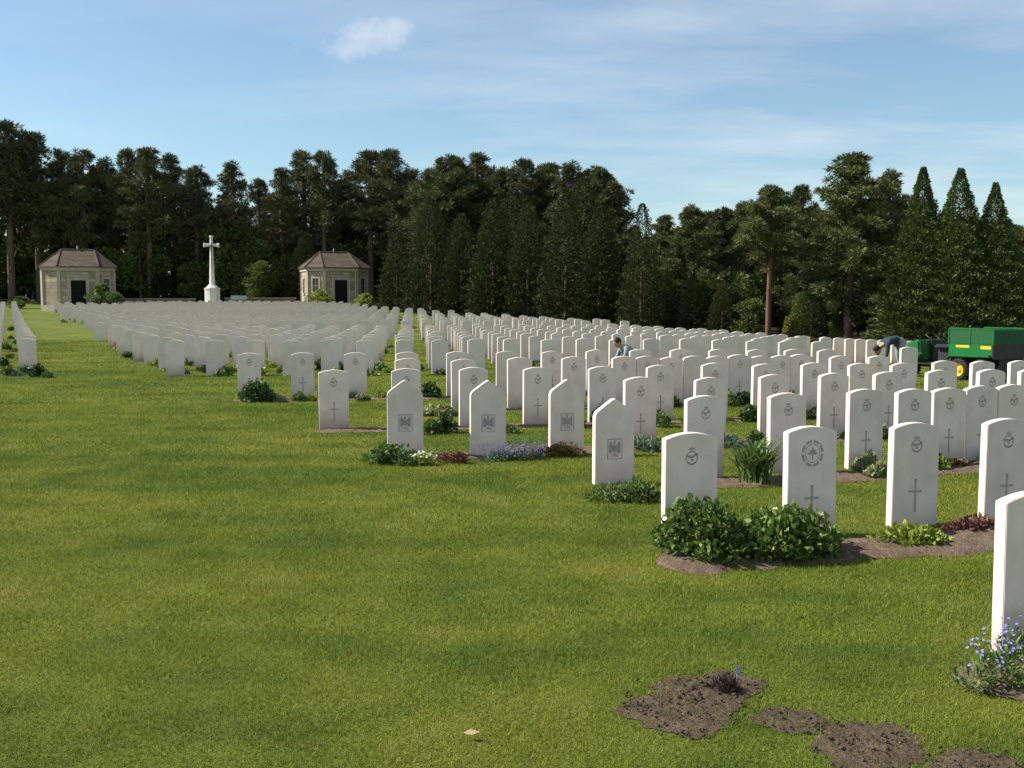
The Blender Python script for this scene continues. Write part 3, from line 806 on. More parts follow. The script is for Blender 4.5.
# white flowered rose bushes in front of the first row: two shrubs growing together
def bush(px, py, rx, ry, h, n, seed, lab, nfl, grp='rose bushes'):
    x, y = at(px, py); r = rg(seed)
    root = empty('rose_bush', (x, y, .02), R(16), label=lab, cat='rose bush', group=grp)
    link('foliage', np_mesh('foliage', *mound(n, rx, ry, h, .050, .036, r, .4, 18)), M['rose'], root)
    me = stems(9, rx, ry, h, r).mesh('stems'); link('stems', me, M['bark'], root)
    if nfl: link('blossoms', np_mesh('blossoms', *flowers(nfl, rx, ry * .9, h * .75, h * 1.0, .020, r)), M['white'], root)
bush(698, 559, .33, .27, .41, 3000, 41, 'taller left rose bush with dark green leaves at the foot of a headstone', 2)
bush(786, 556, .43, .27, .36, 3500, 42, 'lower right rose bush with several white blossoms beside a wreath-badged headstone', 6)
r = rg(50)
x, y = at(755, 484); plant('daylily', (x, y), [('strap_leaves', straps(150, .38, .46, r, .024), M['green']), ('flower_spikes', spikes(5, .14, .1, .48, .58, r), M['purple'])], 'tall strap-leaved daylily clump standing between headstones behind the rose bush', 'daylily')
x, y = at(912, 546); plant('low_plant', (x, y), [('foliage', mound(700, .30, .17, .15, .055, .036, rg(51), .6, 7), M['lime'])], 'low yellow-green leafy plant in front of a headstone right of the rose bush')
x, y = at(977, 533); plant('low_plant', (x, y), [('foliage', mound(800, .24, .14, .13, .035, .022, rg(52), .6, 6), M['redleaf'])], 'low reddish-brown plant on the soil near the right edge')
x, y = at(622, 500); plant('low_plant', (x, y), [('foliage', mound(1100, .34, .20, .20, .045, .028, rg(53), .6, 8), M['green'])], 'green leafy plant at the foot of the nearest pointed headstone')
x, y = at(652, 498); plant('low_plant', (x, y), [('foliage', mound(350, .16, .12, .15, .05, .03, rg(54), .6, 5), M['lime'])], 'small yellow-green plant right of the nearest pointed headstone')
x, y = at(396, 464); plant('low_plant', (x, y), [('foliage', mound(1100, .30, .19, .25, .05, .03, rg(55), .6, 8), M['green'])], 'bushy green plant covering the foot of the leftmost pointed headstone')
x, y = at(424, 465); plant('flowering_plant', (x, y), [('foliage', mound(350, .17, .12, .12, .04, .025, rg(56)), M['lime']), ('blossoms', flowers(46, .17, .12, .10, .16, .013, rg(57)), M['white'])], 'low cream-flowered plant between two pointed headstones')
x, y = at(453, 463); plant('low_plant', (x, y), [('foliage', mound(600, .17, .12, .16, .03, .02, rg(58)), M['redleaf'])], 'dark red tufted plant left of the middle pointed headstone')
x, y = at(500, 461); plant('lavender', (x, y), [('foliage', mound(500, .22, .13, .12, .05, .012, rg(59), 1), M['blue']), ('flower_spikes', spikes(55, .19, .10, .13, .21, rg(60)), M['purple'])], 'purple lavender at the foot of the middle pointed headstone')
x, y = at(527, 460); plant('lavender', (x, y), [('foliage', mound(500, .20, .13, .13, .05, .012, rg(61), 1), M['blue']), ('flower_spikes', spikes(80, .17, .10, .15, .23, rg(62)), M['purple'])], 'denser purple lavender right of the middle pointed headstone')
x, y = at(566, 457); plant('low_plant', (x, y), [('foliage', mound(900, .33, .13, .15, .035, .022, rg(63), .6, 8), M['bronze'])], 'bronze and yellow-green low plant under the third pointed headstone')
x, y = at(1000, 690); plant('forget_me_not', (x, y), [('foliage', mound(380, .19, .15, .17, .045, .013, rg(64), .8, 6), M['green']), ('blossoms', flowers(80, .21, .16, .14, .30, .0085, rg(65)), M['bluefl'])], 'blue forget-me-nots at the foot of the nearest headstone')
x, y = at(1032, 668); plant('forget_me_not', (x, y), [('foliage', mound(380, .20, .14, .20, .045, .013, rg(66), .8, 6), M['green']), ('blossoms', flowers(70, .20, .15, .16, .34, .0085, rg(67)), M['bluefl'])], 'taller blue forget-me-nots cut off by the right picture edge')
x, y = at(258, 402); plant('round_shrub', (x, y), [('foliage', mound(1200, .29, .24, .42, .06, .04, rg(68), .5, 8), M['dark'])], 'dark round shrub in front of the headstone left of the lone front one', 'shrub')
x, y = at(438, 416); plant('low_plant', (x, y), [('foliage', mound(420, .27, .18, .17, .09, .065, rg(69), .5, 7), M['pale'])], 'pale broad-leaved plant between the rows behind the pointed headstones')
# foreground: dead tuft and its label peg
x, y = at(727, 692); plant('dead_plant', (x, y), [('stalks', mound(340, .085, .06, .085, .05, .006, rg(70), .9, 4), m_leaf('dry_brown_stalks', (.03, .018, .012), (.06, .036, .024), (.10, .06, .04)))], 'dead brown tuft in the bare earth of the foreground')
x, y = at(737, 685); b = MB(); b.box(-.004, .004, -.002, .002, -.05, .075); b.box(-.013, .013, -.004, -.002, .045, .085)
link('plant_label', b.mesh('plant_label', .001), M['peg'], loc=(x, y, .01), rz=R(15), label='small grey metal plant label stuck behind the dead tuft', cat='plant label')
x, y = at(463, 740); link('dry_leaf', np_mesh('dry_leaf', np.array([(0, 0, .03), (.03, .012, .042), (.07, .0, .034), (.035, -.02, .03)]), np.array([(0, 1, 2, 3)])), m_noise('dry_leaf', (.30, .22, .12), (.4, .3, .18), 20), loc=(x, y, 0), label='dry pale brown leaf lying alone on the lawn', cat='leaf')

# plants repeated along the beds of rows two to six
def var(kind, seed):
    r = rg(seed)
    if kind == 'green': return [('foliage', mound(420, .20, .15, .19, .055, .035, r, .6, 6), M['green'])]
    if kind == 'dark': return [('foliage', mound(420, .19, .16, .22, .055, .038, r, .6, 6), M['dark'])]
    if kind == 'lime': return [('foliage', mound(420, .22, .15, .15, .055, .035, r, .6, 6), M['lime'])]
    if kind == 'pale': return [('foliage', mound(300, .18, .14, .14, .06, .042, r, .6, 6), M['pale'])]
    if kind == 'blue': return [('foliage', mound(450, .22, .16, .16, .06, .016, r, .8, 6), M['blue'])]
    if kind == 'bronze': return [('foliage', mound(420, .20, .14, .14, .04, .026, r, .6, 6), M['bronze'])]
    if kind == 'pinkfl': return [('foliage', mound(350, .18, .14, .15, .05, .03, r, .6, 6), M['green']), ('blossoms', flowers(14, .17, .12, .12, .2, .018, r), M['pink'])]
    if kind == 'orangefl': return [('foliage', mound(300, .17, .14, .16, .05, .03, r, .6, 6), M['green']), ('blossoms', flowers(30, .17, .13, .14, .24, .026, r), M['orange'])]
DESC = {'green': 'leafy green bedding plant', 'dark': 'dark green bedding plant', 'lime': 'yellow-green bedding plant', 'pale': 'pale-leaved bedding plant', 'blue': 'blue-green bedding plant',
        'bronze': 'bronze-leaved bedding plant', 'pinkfl': 'pink-flowered bedding plant', 'orangefl': 'orange-flowered bedding plant'}
PP = {}
def put_plant(kind, x, y, where, s=1.0):
    if kind not in PP:
        o = PP[kind] = plant('bedding_plant', (x, y), var(kind, 100 + len(PP)), DESC[kind])
    else: o = copy_tree(PP[kind])
    o.location = (x, y, float(g(y, x)) + .01); o.rotation_euler = (0, 0, random.uniform(0, 6.28)); o.scale = (s, s, s * random.uniform(.85, 1.15))
    tag(o, DESC[kind] + where, 'plant', 'bedding plants between the headstones')
# along the measured rows
skip2 = [at(755, 484), at(622, 500), at(652, 498)]
for r_, k0 in ((2, 3), (3, 4), (4, 0), (5, 0), (6, 0)):
    L = ROWLINE[r_]
    for i in range(k0, len(L)):
        yaw = R(YAW[r_]); nx, ny = math.sin(yaw), -math.cos(yaw)
        for q in (0, 1):
            if random.random() < (.6 if q == 0 else .75):
                off = .22 + random.random() * .12; al = (0 if q == 0 else .45) + random.uniform(-.1, .1)
                x = L[i][0] + nx * off + math.cos(yaw) * al; y = L[i][1] + ny * off + math.sin(yaw) * al
                if x / y > .56 or x / y < -.5: continue
                kind = random.choices(['green', 'dark', 'lime', 'pale', 'blue', 'bronze', 'pinkfl'], [5, 3, 2, 1.2, 1.6, 1.6, 1])[0]
                put_plant(kind, x, y, ' beside a headstone of the %s row from the front' % ORD[r_], random.uniform(.75, 1.3))
for (px, py, kd, s) in [(280, 402, 'blue', .8), (300, 401, 'green', .9), (312, 401, 'lime', .7), (360, 401, 'pale', 1), (690, 452, 'blue', 1.1), (672, 455, 'green', 1.1), (648, 450, 'blue', 1.2), (660, 427, 'green', 1.1), (880, 478, 'pale', .9),
                        (940, 470, 'lime', .9), (958, 468, 'bronze', .8), (445, 433, 'dark', 1), (480, 434, 'green', .8), (510, 433, 'pinkfl', .8), (432, 434, 'green', .9)]:
    x, y = at(px, py); put_plant(kd, x, y, ' on the soil strip among the middle rows', s)
# front edge of the far plots and the left column
for i, (px, py, kd) in enumerate([(128, 358, 'green'), (137, 360, 'blue'), (163, 367, 'green'), (182, 374, 'blue'), (199, 370, 'lime'), (206, 373, 'dark'), (232, 372, 'lime'), (226, 376, 'green'), (215, 374, 'green'), (270, 368, 'lime'), (285, 374, 'green'), (318, 370, 'dark'),
                                 (340, 370, 'green'), (382, 371, 'green'), (388, 373, 'lime'), (420, 371, 'green')]):
    x, y = at(px, py); put_plant(kd, x, y, ' along the front of the far plot', random.uniform(.85, 1.2))
for i, (px, py, kd) in enumerate([(3, 366, 'dark'), (8, 376, 'green'), (17, 376, 'blue'), (24, 374, 'green'), (38, 377, 'dark'), (47, 378, 'green'), (10, 358, 'orangefl'), (15, 352, 'lime'), (6, 350, 'green'), (16, 345, 'dark'), (11, 340, 'orangefl'), (12, 333, 'green')]):
    x, y = at(px, py); put_plant(kd, x, y, ' in the bed left of the grass avenue', random.uniform(.9, 1.3))
# bits of colour deep in the far plots: too many and too small to tell apart
def far_plants():
    Vs = []; Fs = []; mi = []; n0 = 0; r = rg(77)
    for (x, y, a, j, _p) in FARS:
        p = .75 if y < 31 else .45 if y < 45 else .24
        if abs(y - 42) < 2.5 or abs(y - 66) < 4: p = .8
        if r.random() > p: continue
        s = (.7 + .7 * r.random()) * (1.35 if y > 36 else 1); V, Fq = mound(46, .20 * s, .16 * s, .20 * s, .11, .08, r, .5, 4)
        V = V + np.array([x + .25 * r.random(), y - .28, float(g(y, x))])
        Vs.append(V); Fs.append(Fq + n0); n0 += len(V)
        orange = y > 36 and r.random() < .5
        mi += list(np.where(r.random(len(Fq)) < (.55 if orange else 0), 1, (0 if r.random() < .7 else 2)))
    me = np_mesh('far_bedding', np.concatenate(Vs), np.concatenate(Fs), None, mi)
    link('far_bedding', me, [M['green'], M['orange'], M['lime']], label='scattered tiny green and orange bedding plants among the far headstones', cat='plants', kind='stuff')
far_plants()

# ------------------------------------------------------------------ shelters and cross
def shelter(px, y, s, label, openings):
    x = (px - 512) / F * y
    root = empty('stone_shelter', (x, y, float(g(y)) + .12), R(22), label=label, cat='shelter', group='stone shelters beside the cross')
    W, c = 3.2 * s, 1.5 * s; zt = 3.9 * s
    oc = [(-W + c, -W), (W - c, -W), (W, -W + c), (W, W - c), (W - c, W), (-W + c, W), (-W, W - c), (-W, -W + c)]
    def off(k): return [(a * k, b_ * k) for a, b_ in oc]
    b = MB(); b.prism(oc, -.6, zt, 'z'); link('wall', b.mesh('wall'), M['ashlar'], root)
    b = MB(); b.prism(off(1.03), -.6, .35, 'z'); link('plinth', b.mesh('plinth', .02), M['trim'], root)
    b = MB(); b.prism(off(1.035), zt - .28, zt, 'z'); b.prism(off(1.075), zt, zt + .10, 'z'); link('cornice', b.mesh('cornice', .02), M['trim'], root)
    # hipped roof with a short ridge
    e = off(1.085); z0 = zt + .1; rl = 1.5 * s; zr = zt + 1.75 * s
    V = [(a, b_, z0) for a, b_ in e] + [(a, b_, z0 - .07) for a, b_ in e] + [(-rl, 0, zr), (rl, 0, zr)]
    fs = [tuple(range(15, 7, -1))] + [(i, i + 8, (i + 1) % 8 + 8, (i + 1) % 8) for i in range(8)]
    fs += [(0, 1, 17, 16), (1, 2, 17), (2, 3, 17), (3, 4, 17), (4, 5, 16, 17), (5, 6, 16), (6, 7, 16), (7, 0, 16)]
    b = MB(); b.add(V, fs); rf = link('roof', b.mesh('roof'), M['tiles'], root)
    b = MB(); b.tube([(-rl, 0, zr + .02), (rl, 0, zr + .02)], .09, 8)
    for i in range(8): b.tube([(e[i][0], e[i][1], z0 + .02), ((-rl if e[i][0] < 0 else rl), 0, zr + .02)], .07, 6)
    link('ridge_tiles', b.mesh('ridge_tiles'), M['tiles'], rf)
    b = MB(); b.lathe([(.10, zr), (.06, zr + .12), (.10, zr + .2), (.08, zr + .28), (.02, zr + .4)], 10); link('finial', b.mesh('finial'), M['trim'], rf)
    # corner pilasters
    for (a, bb) in oc:
        k = math.atan2(bb, a); Mx = Matrix.Translation((a * 1.0, bb * 1.0, 0)) @ Matrix.Rotation(k, 4, 'Z')
        link('pilaster', MB().box(-.14, .05, -.17, .17, -.5, zt - .28, 0, Mx).mesh('pilaster', .015), M['trim'], root)
    for (fi, kind) in openings:
        p, q = Vector((*oc[fi], 0)), Vector((*oc[(fi + 1) % 8], 0)); mid = (p + q) / 2; d = (q - p).normalized()
        ang = math.atan2(d.y, d.x); Mx = Matrix.Translation(mid) @ Matrix.Rotation(ang, 4, 'Z')
        if kind == 'door':
            w, h0, h1 = .66 * s, .25, 2.7 * s
            dr = link('doorway', MB().box(-w, w, -.012, .0, h0, h1, 0, Mx).mesh('doorway'), M['void_shade'], root)
            b = MB()
            b.box(-w - .28, -w, -.07, .0, .2, h1 + .3, 0, Mx); b.box(w, w + .28, -.07, .0, .2, h1 + .3, 0, Mx); b.box(-w, w, -.065, .0, h1, h1 + .3, 0, Mx)
            b.box(-w - .4, w + .4, -.13, -.0, h1 + .3, h1 + .44, 0, Mx)
            link('door_surround', b.mesh('door_surround', .012), M['trim'], dr)
            b = MB(); b.box(-w - .55, w + .55, -.75, -.16, -.5, .12, 0, Mx); b.box(-w - .85, w + .85, -1.15, -.75, -.5, -.06, 0, Mx)
            link('step', b.mesh('step', .012), M['trim'], root)
        else:
            w, h0, h1 = .36 * s, 1.35 * s, 2.85 * s
            wn = link('window', MB().box(-w, w, -.012, .0, h0, h1, 0, Mx).mesh('window'), M['glass'], root)
            b = MB(); b.box(-w - .16, -w, -.06, 0, h0, h1 + .16, 0, Mx); b.box(w, w + .16, -.06, 0, h0, h1 + .16, 0, Mx); b.box(-w, w, -.055, 0, h1, h1 + .16, 0, Mx)
            b.box(-.02, .02, -.03, -.013, h0, h1, 0, Mx); b.box(-w, w, -.035, -.013, (h0 + h1) / 2 - .02, (h0 + h1) / 2 + .02, 0, Mx)
            link('frame', b.mesh('frame', .008), M['trim'], wn)
            link('sill', MB().box(-w - .22, w + .22, -.12, 0, h0 - .14, h0, 0, Mx).mesh('sill', .01), M['trim'], wn)
    return root
shelter(80.5, 96, .94, 'left stone shelter with brown hipped roof at the end of the grass avenue', [(0, 'door'), (1, 'win'), (6, 'win')])
shelter(335, 104, .93, 'right stone shelter with brown hipped roof behind the far headstones', [(0, 'door'), (7, 'win'), (6, 'win'), (1, 'win')])

def cross():
    y = 103.; x = (213.5 - 512) / F * y; gz = float(g(y)) - .1
    root = empty('stone_cross', (x, y, gz - .15), R(20), label='tall white stone memorial cross on a stepped base before the dark wood', cat='cross')
    def octo(r): return [(r * math.cos(R(22.5 + 45 * k)), r * math.sin(R(22.5 + 45 * k))) for k in range(8)]
    b = MB(); b.prism(octo(1.75), -.5, .45, 'z'); b.prism(octo(1.3), .45, .75, 'z'); link('steps', b.mesh('steps', .03), M['cross'], root)
    b = MB(); b.prism(octo(.95), .75, 2.1, 'z'); b.prism(octo(1.0), 2.1, 2.28, 'z')
    pr = octo(.85); ps = octo(.42)
    V = [(a, c, 2.28) for a, c in pr] + [(a, c, 2.62) for a, c in ps]
    b.add(V, [tuple(range(7, -1, -1)), tuple(range(8, 16))] + [(i, (i + 1) % 8, (i + 1) % 8 + 8, i + 8) for i in range(8)])
    link('pedestal', b.mesh('pedestal', .02), M['cross'], root)
    b = MB(); p0, p1 = octo(.36), octo(.185); z0, z1 = 2.6, 6.75
    V = [(a, c, z0) for a, c in p0] + [(a, c, z1) for a, c in p1]
    b.add(V, [tuple(range(7, -1, -1)), tuple(range(8, 16))] + [(i, (i + 1) % 8, (i + 1) % 8 + 8, i + 8) for i in range(8)])
    b.prism(octo(.20), 6.75, 7.05, 'z'); link('shaft', b.mesh('shaft'), M['cross'], root)
    b = MB()
    def arm(Mx, l):
        p0, p1, p2 = octo(.185), octo(.165), octo(.235)
        V = [(a, c, 0) for a, c in p0] + [(a, c, l * .72) for a, c in p1] + [(a, c, l * .8) for a, c in p2] + [(a, c, l) for a, c in p2]
        V = [Mx @ Vector(v) for v in V]
        fs = [tuple(range(7, -1, -1)), tuple(range(24, 32))]
        for k in range(3): fs += [(k * 8 + i, k * 8 + (i + 1) % 8, k * 8 + 8 + (i + 1) % 8, k * 8 + 8 + i) for i in range(8)]
        b.add(V, fs)
    T = Matrix.Translation((0, 0, 6.65))
    arm(T @ Matrix.Rotation(R(90), 4, 'Y'), .92); arm(T @ Matrix.Rotation(R(-90), 4, 'Y'), .92); arm(T, .98)
    link('cross_arms', b.mesh('cross_arms'), M['cross'], root)
    b = MB(); b.prism([(-.05, 6.5), (-.028, 4.3), (0, 4.05), (.028, 4.3), (.05, 6.5)], -.30, -.24, 'y'); b.box(-.32, .32, -.31, -.245, 6.5, 6.57); b.box(-.035, .035, -.305, -.245, 6.57, 6.95)
    link('sword', b.mesh('sword'), M['bronze_metal'], root)
    root.scale = (.8, .8, .95)
cross()
# low brick-capped terrace walls beside the cross
for (xa, xb, ya, yb, lab) in [(116, 196, 98.5, 102.3, 'low reddish terrace wall left of the stone cross'), (226, 296, 103.5, 103.5, 'low reddish terrace wall right of the stone cross')]:
    A = Vector(((xa - 512) / F * ya, ya, 0)); B = Vector(((xb - 512) / F * yb, yb, 0)); d = B - A; L = d.length; ang = math.atan2(d.y, d.x)
    z = float(g((ya + yb) / 2))
    o = link('terrace_wall', MB().box(0, L, -.2, .2, -.8, .86).mesh('terrace_wall', .02), M['brick'], loc=(A.x, A.y, z), rz=ang, label=lab, cat='wall', group='low terrace walls')
    link('coping', MB().box(-.05, L + .05, -.27, .27, 0.862, .97).mesh('coping', .02), m_noise('coping_stone', (.26, .19, .16), (.40, .31, .26), 3), o)
# pale bench near the cross
y = 101.; x = (240 - 512) / F * y
root = empty('bench', (x, y, float(g(y)) + .28), R(20), label='pale green bench right of the stone cross', cat='bench')
benchm = m_noise('pale_green_paint', (.30, .38, .34), (.38, .46, .42), 5, .6)
link('seat', MB().box(-.75, .75, -.22, .22, .42, .47).mesh('seat', .01), benchm, root)
link('backrest', MB().box(-.75, .75, .22, .26, .55, .95).mesh('backrest', .01), benchm, root)
for sx_ in (-.65, .65): link('leg', MB().box(sx_ - .04, sx_ + .04, -.2, .26, -.5, .42).mesh('leg', .01), benchm, root)

# ------------------------------------------------------------------ trees
def trunk_mesh(h, r0, r, lean=.02, limbs=None, name='trunk'):
    b = MB(); n = 9; ph = r.random() * 6.28
    pts = [(math.sin(i * .6 + ph) * lean * h * .3 * (i / n), math.cos(i * .5 + ph) * lean * h * .3 * (i / n), h * i / n - .3 * (i == 0)) for i in range(n + 1)]
    b.tube(pts, [r0 * (1.25 if i == 0 else 1) * (1 - .9 * i / n) + .01 for i in range(n + 1)], 8)
    for (p, q, rr) in (limbs or []): b.tube([p, tuple((Vector(p) + Vector(q)) / 2 + Vector((0, 0, -.05))), q], [rr, rr * .7, rr * .3], 5, caps=False)
    return b.mesh(name, smooth=True)
def pine_meshes(seed, h=1.0, base=.42, wid=.17, n_br=70, per=46, spray=.030, flat=.38, dead=6):
    """Scots pine of unit height: whorled boughs carrying tufts of needle sprays"""
    r = rg(seed); limbs = []; C = []; D = []
    for k in range(n_br):
        t = base + (1 - base) * ((k + r.random()) / n_br) ** .88; q = (t - base) / (1 - base)
        prof = (math.sin(min(1, q * 1.6 + .3) * math.pi / 2) * (1 - q ** 1.35) ** .85) * (.35 + .95 * r.random())
        a = r.random() * 6.283; L = wid * prof + .012
        rise = (.35 - .3 * (1 - q)) * L + (.25 * L * q)
        p0 = (0, 0, t * h); p1 = (math.cos(a) * L, math.sin(a) * L, t * h + rise)
        if L > .04: limbs.append((p0, p1, .0045))
        for s in ([.55, .8, 1.0] if L > .07 else [.7, 1.0]):
            c = np.array([p1[0] * s, p1[1] * s, t * h + rise * s]) + r.normal(size=3) * .008
            m_ = int(per * (.6 + .7 * r.random()) * (1 - .45 * q)); d = unit(r.normal(size=(m_, 3)) + np.array([math.cos(a) * .5, math.sin(a) * .5, .55]))
            rad = .026 * (.6 + .8 * r.random()) * (.6 + .6 * s) * (1.12 - .34 * q)
            C.append(c + d * np.array([rad, rad, rad * flat]) * (r.random((m_, 1)) ** .6)); D.append(d)
    for k in range(dead):
        t = base * (.45 + .5 * r.random()); a = r.random() * 6.283; L = .05 + .05 * r.random()
        limbs.append(((0, 0, t), (math.cos(a) * L, math.sin(a) * L, t + .004), .003))
    C = np.concatenate(C); D = np.concatenate(D); L = spray * (.6 + .8 * r.random(len(C)))
    V, Fq = leaves(C, D, L, L * .17, .1, r)
    return V, Fq, limbs
def cone_meshes(seed, n=7000, wid=.16, spray=.035, power=.9, lump=.25, base=.02):
    """dense cypress or spruce of unit height"""
    r = rg(seed); u_ = r.random(n); t = base + (1 - base) * np.where(r.random(n) < .52, 1 - np.sqrt(r.random(n)), u_); t = np.clip(t, base, .998)
    a = r.random(n) * 6.283
    bumpy = 1 + lump * (np.sin(a * 5 + t * 31 + seed) * .4 + np.sin(a * 9 - t * 57 + 2 * seed) * .3 + np.sin(a * 3 + t * 90) * .35)
    R_ = wid * np.minimum(1, ((1 - t) ** power) * 1.08) * bumpy * (.9 + .1 * np.minimum(1, t * 6))
    rad = R_ * (1 - .55 * r.random(n) ** 2.2) + .004
    C = np.stack([np.cos(a) * rad, np.sin(a) * rad, t], 1)
    D = unit(np.stack([np.cos(a), np.sin(a), .25 + .5 * r.random(n)], 1) + r.normal(size=(n, 3)) * .45)
    L = spray * (.5 + .9 * r.random(n)) * (.62 + .5 * (1 - t))
    return leaves(C, D, L, L * .42, .15, r)
def crown_meshes(seed, n=3500, spray=.05, base=.2, wid=.42, blobs=16):
    """broadleaf crown of unit height"""
    r = rg(seed); C = []; D = []
    for k in range(blobs):
        a = r.random() * 6.283; t = base + (1 - base) * (.15 + .8 * r.random()); q = math.sin(min(1, (t - base) / (1 - base) * 1.1 + .05) * math.pi) ** .6 * wid * .75 * math.sqrt(r.random())
        c = np.array([math.cos(a) * q, math.sin(a) * q, t]); s = .10 + .09 * r.random(); m_ = n // blobs
        d = unit(r.normal(size=(m_, 3))); C.append(c + d * s * (r.random((m_, 1)) ** .45)); D.append(unit(d + np.array([0, 0, .3]) + r.normal(size=(m_, 3)) * .5))
    C = np.concatenate(C); D = np.concatenate(D); C[:, 2] = np.clip(C[:, 2], .02, 1)
    L = spray * (.6 + .8 * r.random(len(C))); return leaves(C, D, L, L * .65, .15, r)

TREE_PROTO = {}
def tree_proto(key):
    kind, i = key
    if kind == 'pine':                        # tall far pines
        V, Fq, limbs = pine_meshes(200 + i, base=[.40, .48, .34, .44, .38][i], wid=[.19, .16, .20, .17, .22][i], n_br=[74, 62, 84, 70, 80][i], per=100, spray=.027)
        tm = trunk_mesh(.985, .0105, rg(210 + i), .02, limbs); mats = (M['pinel'], M['bark']); name = 'pine_tree'
    elif kind == 'npine':                     # nearer pines on the right
        V, Fq, limbs = pine_meshes(230 + i, base=[.30, .54, .20][i], wid=[.24, .22, .27][i], n_br=[100, 80, 120][i], per=170, spray=.025)
        tm = trunk_mesh(.985, [.012, .0085, .011][i], rg(240 + i), .03, limbs); mats = (M['pine'], M['redbark'] if i == 1 else M['bark']); name = 'pine_tree'
    elif kind == 'dark':
        V, Fq = cone_meshes(260 + i, 19000, [.19, .22, .17][i], .023, [.5, .6, .55][i], .5); tm = trunk_mesh(.45, .012, rg(265 + i), .0); mats = (M['dspruce'], M['bark']); name = 'spruce_tree'
    elif kind == 'cypress':
        V, Fq = cone_meshes(280 + i, 34000, [.25, .26, .27][i], .021, [.98, .92, 1.0][i], .34); tm = trunk_mesh(.5, .014, rg(285 + i), .0); mats = (M['spruce'], M['bark']); name = 'cypress_tree'
    elif kind == 'broad':
        V, Fq = crown_meshes(300 + i, 4200, .045, .12, .42, 20); tm = trunk_mesh(.8, .018, rg(305 + i), .05, [((0, 0, .3), (.14, .05, .6), .009), ((0, 0, .35), (-.12, .1, .65), .009), ((0, 0, .4), (.02, -.14, .7), .008)]); mats = (M['broad'], M['bark']); name = 'broadleaf_tree'
    elif kind == 'yellow':
        V, Fq = crown_meshes(320, 2200, .085, .1, .45, 14); tm = trunk_mesh(.7, .025, rg(321), .05); mats = (M['yellowleaf'], M['bark']); name = 'yellow_shrub'
    elif kind == 'shrub':
        V, Fq = crown_meshes(330 + i, 2600, .075, .05, .60, 18); tm = trunk_mesh(.6, .02, rg(331), .05); mats = (M['green'] if i == 0 else M['lime'], M['bark']); name = 'garden_shrub'
    root = empty(name); link('crown', np_mesh('crown', V, Fq), mats[0], root); link('trunk', tm, mats[1], root)
    return root
def put_tree(kind, i, px, y, ytop=None, h=None, label='', group=None, wx=1.0, cat='tree', x=None):
    key = (kind, i)
    if key in TREE_PROTO: o = copy_tree(TREE_PROTO[key])
    else: o = TREE_PROTO[key] = tree_proto(key)
    if x is None: x = (px - 512) / F * y
    z = float(g(y, x))
    if h is None: h = ((HZ - ytop) / F * y + CAMH - z) * (.965 if kind in ('pine', 'npine') else 1)
    o.location = (x, y, z); o.scale = (h * wx, h * wx, h); o.rotation_euler = (0, 0, random.uniform(0, 6.28))
    tag(o, label, cat, group); return o
def sky_y(x): return np.interp(x, [-60, 0, 15, 45, 65, 85, 110, 150, 175, 200, 235, 262, 280, 325, 345, 375, 392, 410, 450, 480, 520, 545, 580, 600, 620], [110, 118, 113, 128, 160, 138, 150, 143, 160, 166, 155, 170, 164, 152, 162, 149, 146, 172, 157, 155, 160, 166, 164, 172, 190])
rr = random.Random(5)
# left wood: front row of tall pines, then more behind
fr = [(-18, 116), (14, 117), (42, 119), (68, 122), (88, 118), (112, 121), (133, 119), (152, 117), (176, 122), (200, 119), (236, 118), (262, 123), (284, 120), (306, 124), (326, 119), (348, 124), (372, 120), (391, 117), (412, 122)]
LB = {14: 'very tall dark pine at the far left edge of the wood', 391: 'tall pine with layered crown left of the dense dark conifers'}
for k, (px, y) in enumerate(fr):
    put_tree('pine', k % 5, px, y, float(sky_y(px)) + rr.uniform(-4, 12), label=LB.get(px, 'tall dark pine in the front line of the wood behind the cross'), group='pines behind the cross', wx=rr.uniform(.85, 1.15))
for k in range(22):
    px = -50 + k * 23 + rr.uniform(-6, 6); y = rr.uniform(124, 136)
    put_tree('pine', rr.randrange(5), px, y, float(sky_y(px)) + rr.uniform(14, 46), label='dark pine deeper in the wood behind the cross', group='pines deeper in the wood', wx=rr.uniform(1.05, 1.45))
for k in range(26):
    px = -60 + k * 20 + rr.uniform(-8, 8); y = rr.uniform(115, 126)
    put_tree(rr.choice(['dark', 'broad', 'broad']), rr.randrange(2), px, y, h=rr.uniform(4.5, 9.5), label='shadowy understorey tree between the pine trunks behind the cross', group='understorey trees', wx=rr.uniform(1.0, 1.4))
put_tree('broad', 0, 286, 116, 256, label='green leafy tree left of the right shelter', wx=.85)
put_tree('broad', 1, 262, 113, 262, label='smaller green leafy tree between cross and right shelter', wx=1.1)
# dense dark conifers in the middle and pines above them
for k, (px, y, yt, i, wx) in enumerate([(398, 92, 232, 0, 1.1), (432, 84, 200, 1, 1.0), (462, 82, 215, 0, .95), (494, 78, 200, 2, 1.15), (528, 76, 205, 0, .95), (566, 72, 195, 1, .95), (600, 70, 208, 2, 1.15), (446, 90, 190, 2, 1.1), (514, 84, 190, 1, 1.0), (583, 80, 180, 0, 1.0)]):
    put_tree('dark', i, px, y, yt, label='dense dark spruce of the middle clump, one of ten crowded together', group='dark spruces of the middle clump', wx=wx)
put_tree('dark', 1, 641, 62, 205, label='slim pointed conifer standing at the right end of the middle clump', wx=.72)
for k, (px, y, yt) in enumerate([(428, 94, 172), (452, 92, 157), (478, 94, 154), (503, 92, 170), (524, 90, 159), (548, 91, 165), (572, 86, 164), (596, 85, 168), (612, 83, 182), (540, 97, 172), (466, 99, 168), (440, 100, 180), (585, 94, 176)]):
    put_tree('npine' if k % 2 else 'pine', k % 3, px, y, yt, label='pine rising above the dark spruces of the middle clump', group='pines above the middle clump', wx=rr.uniform(.95, 1.25))
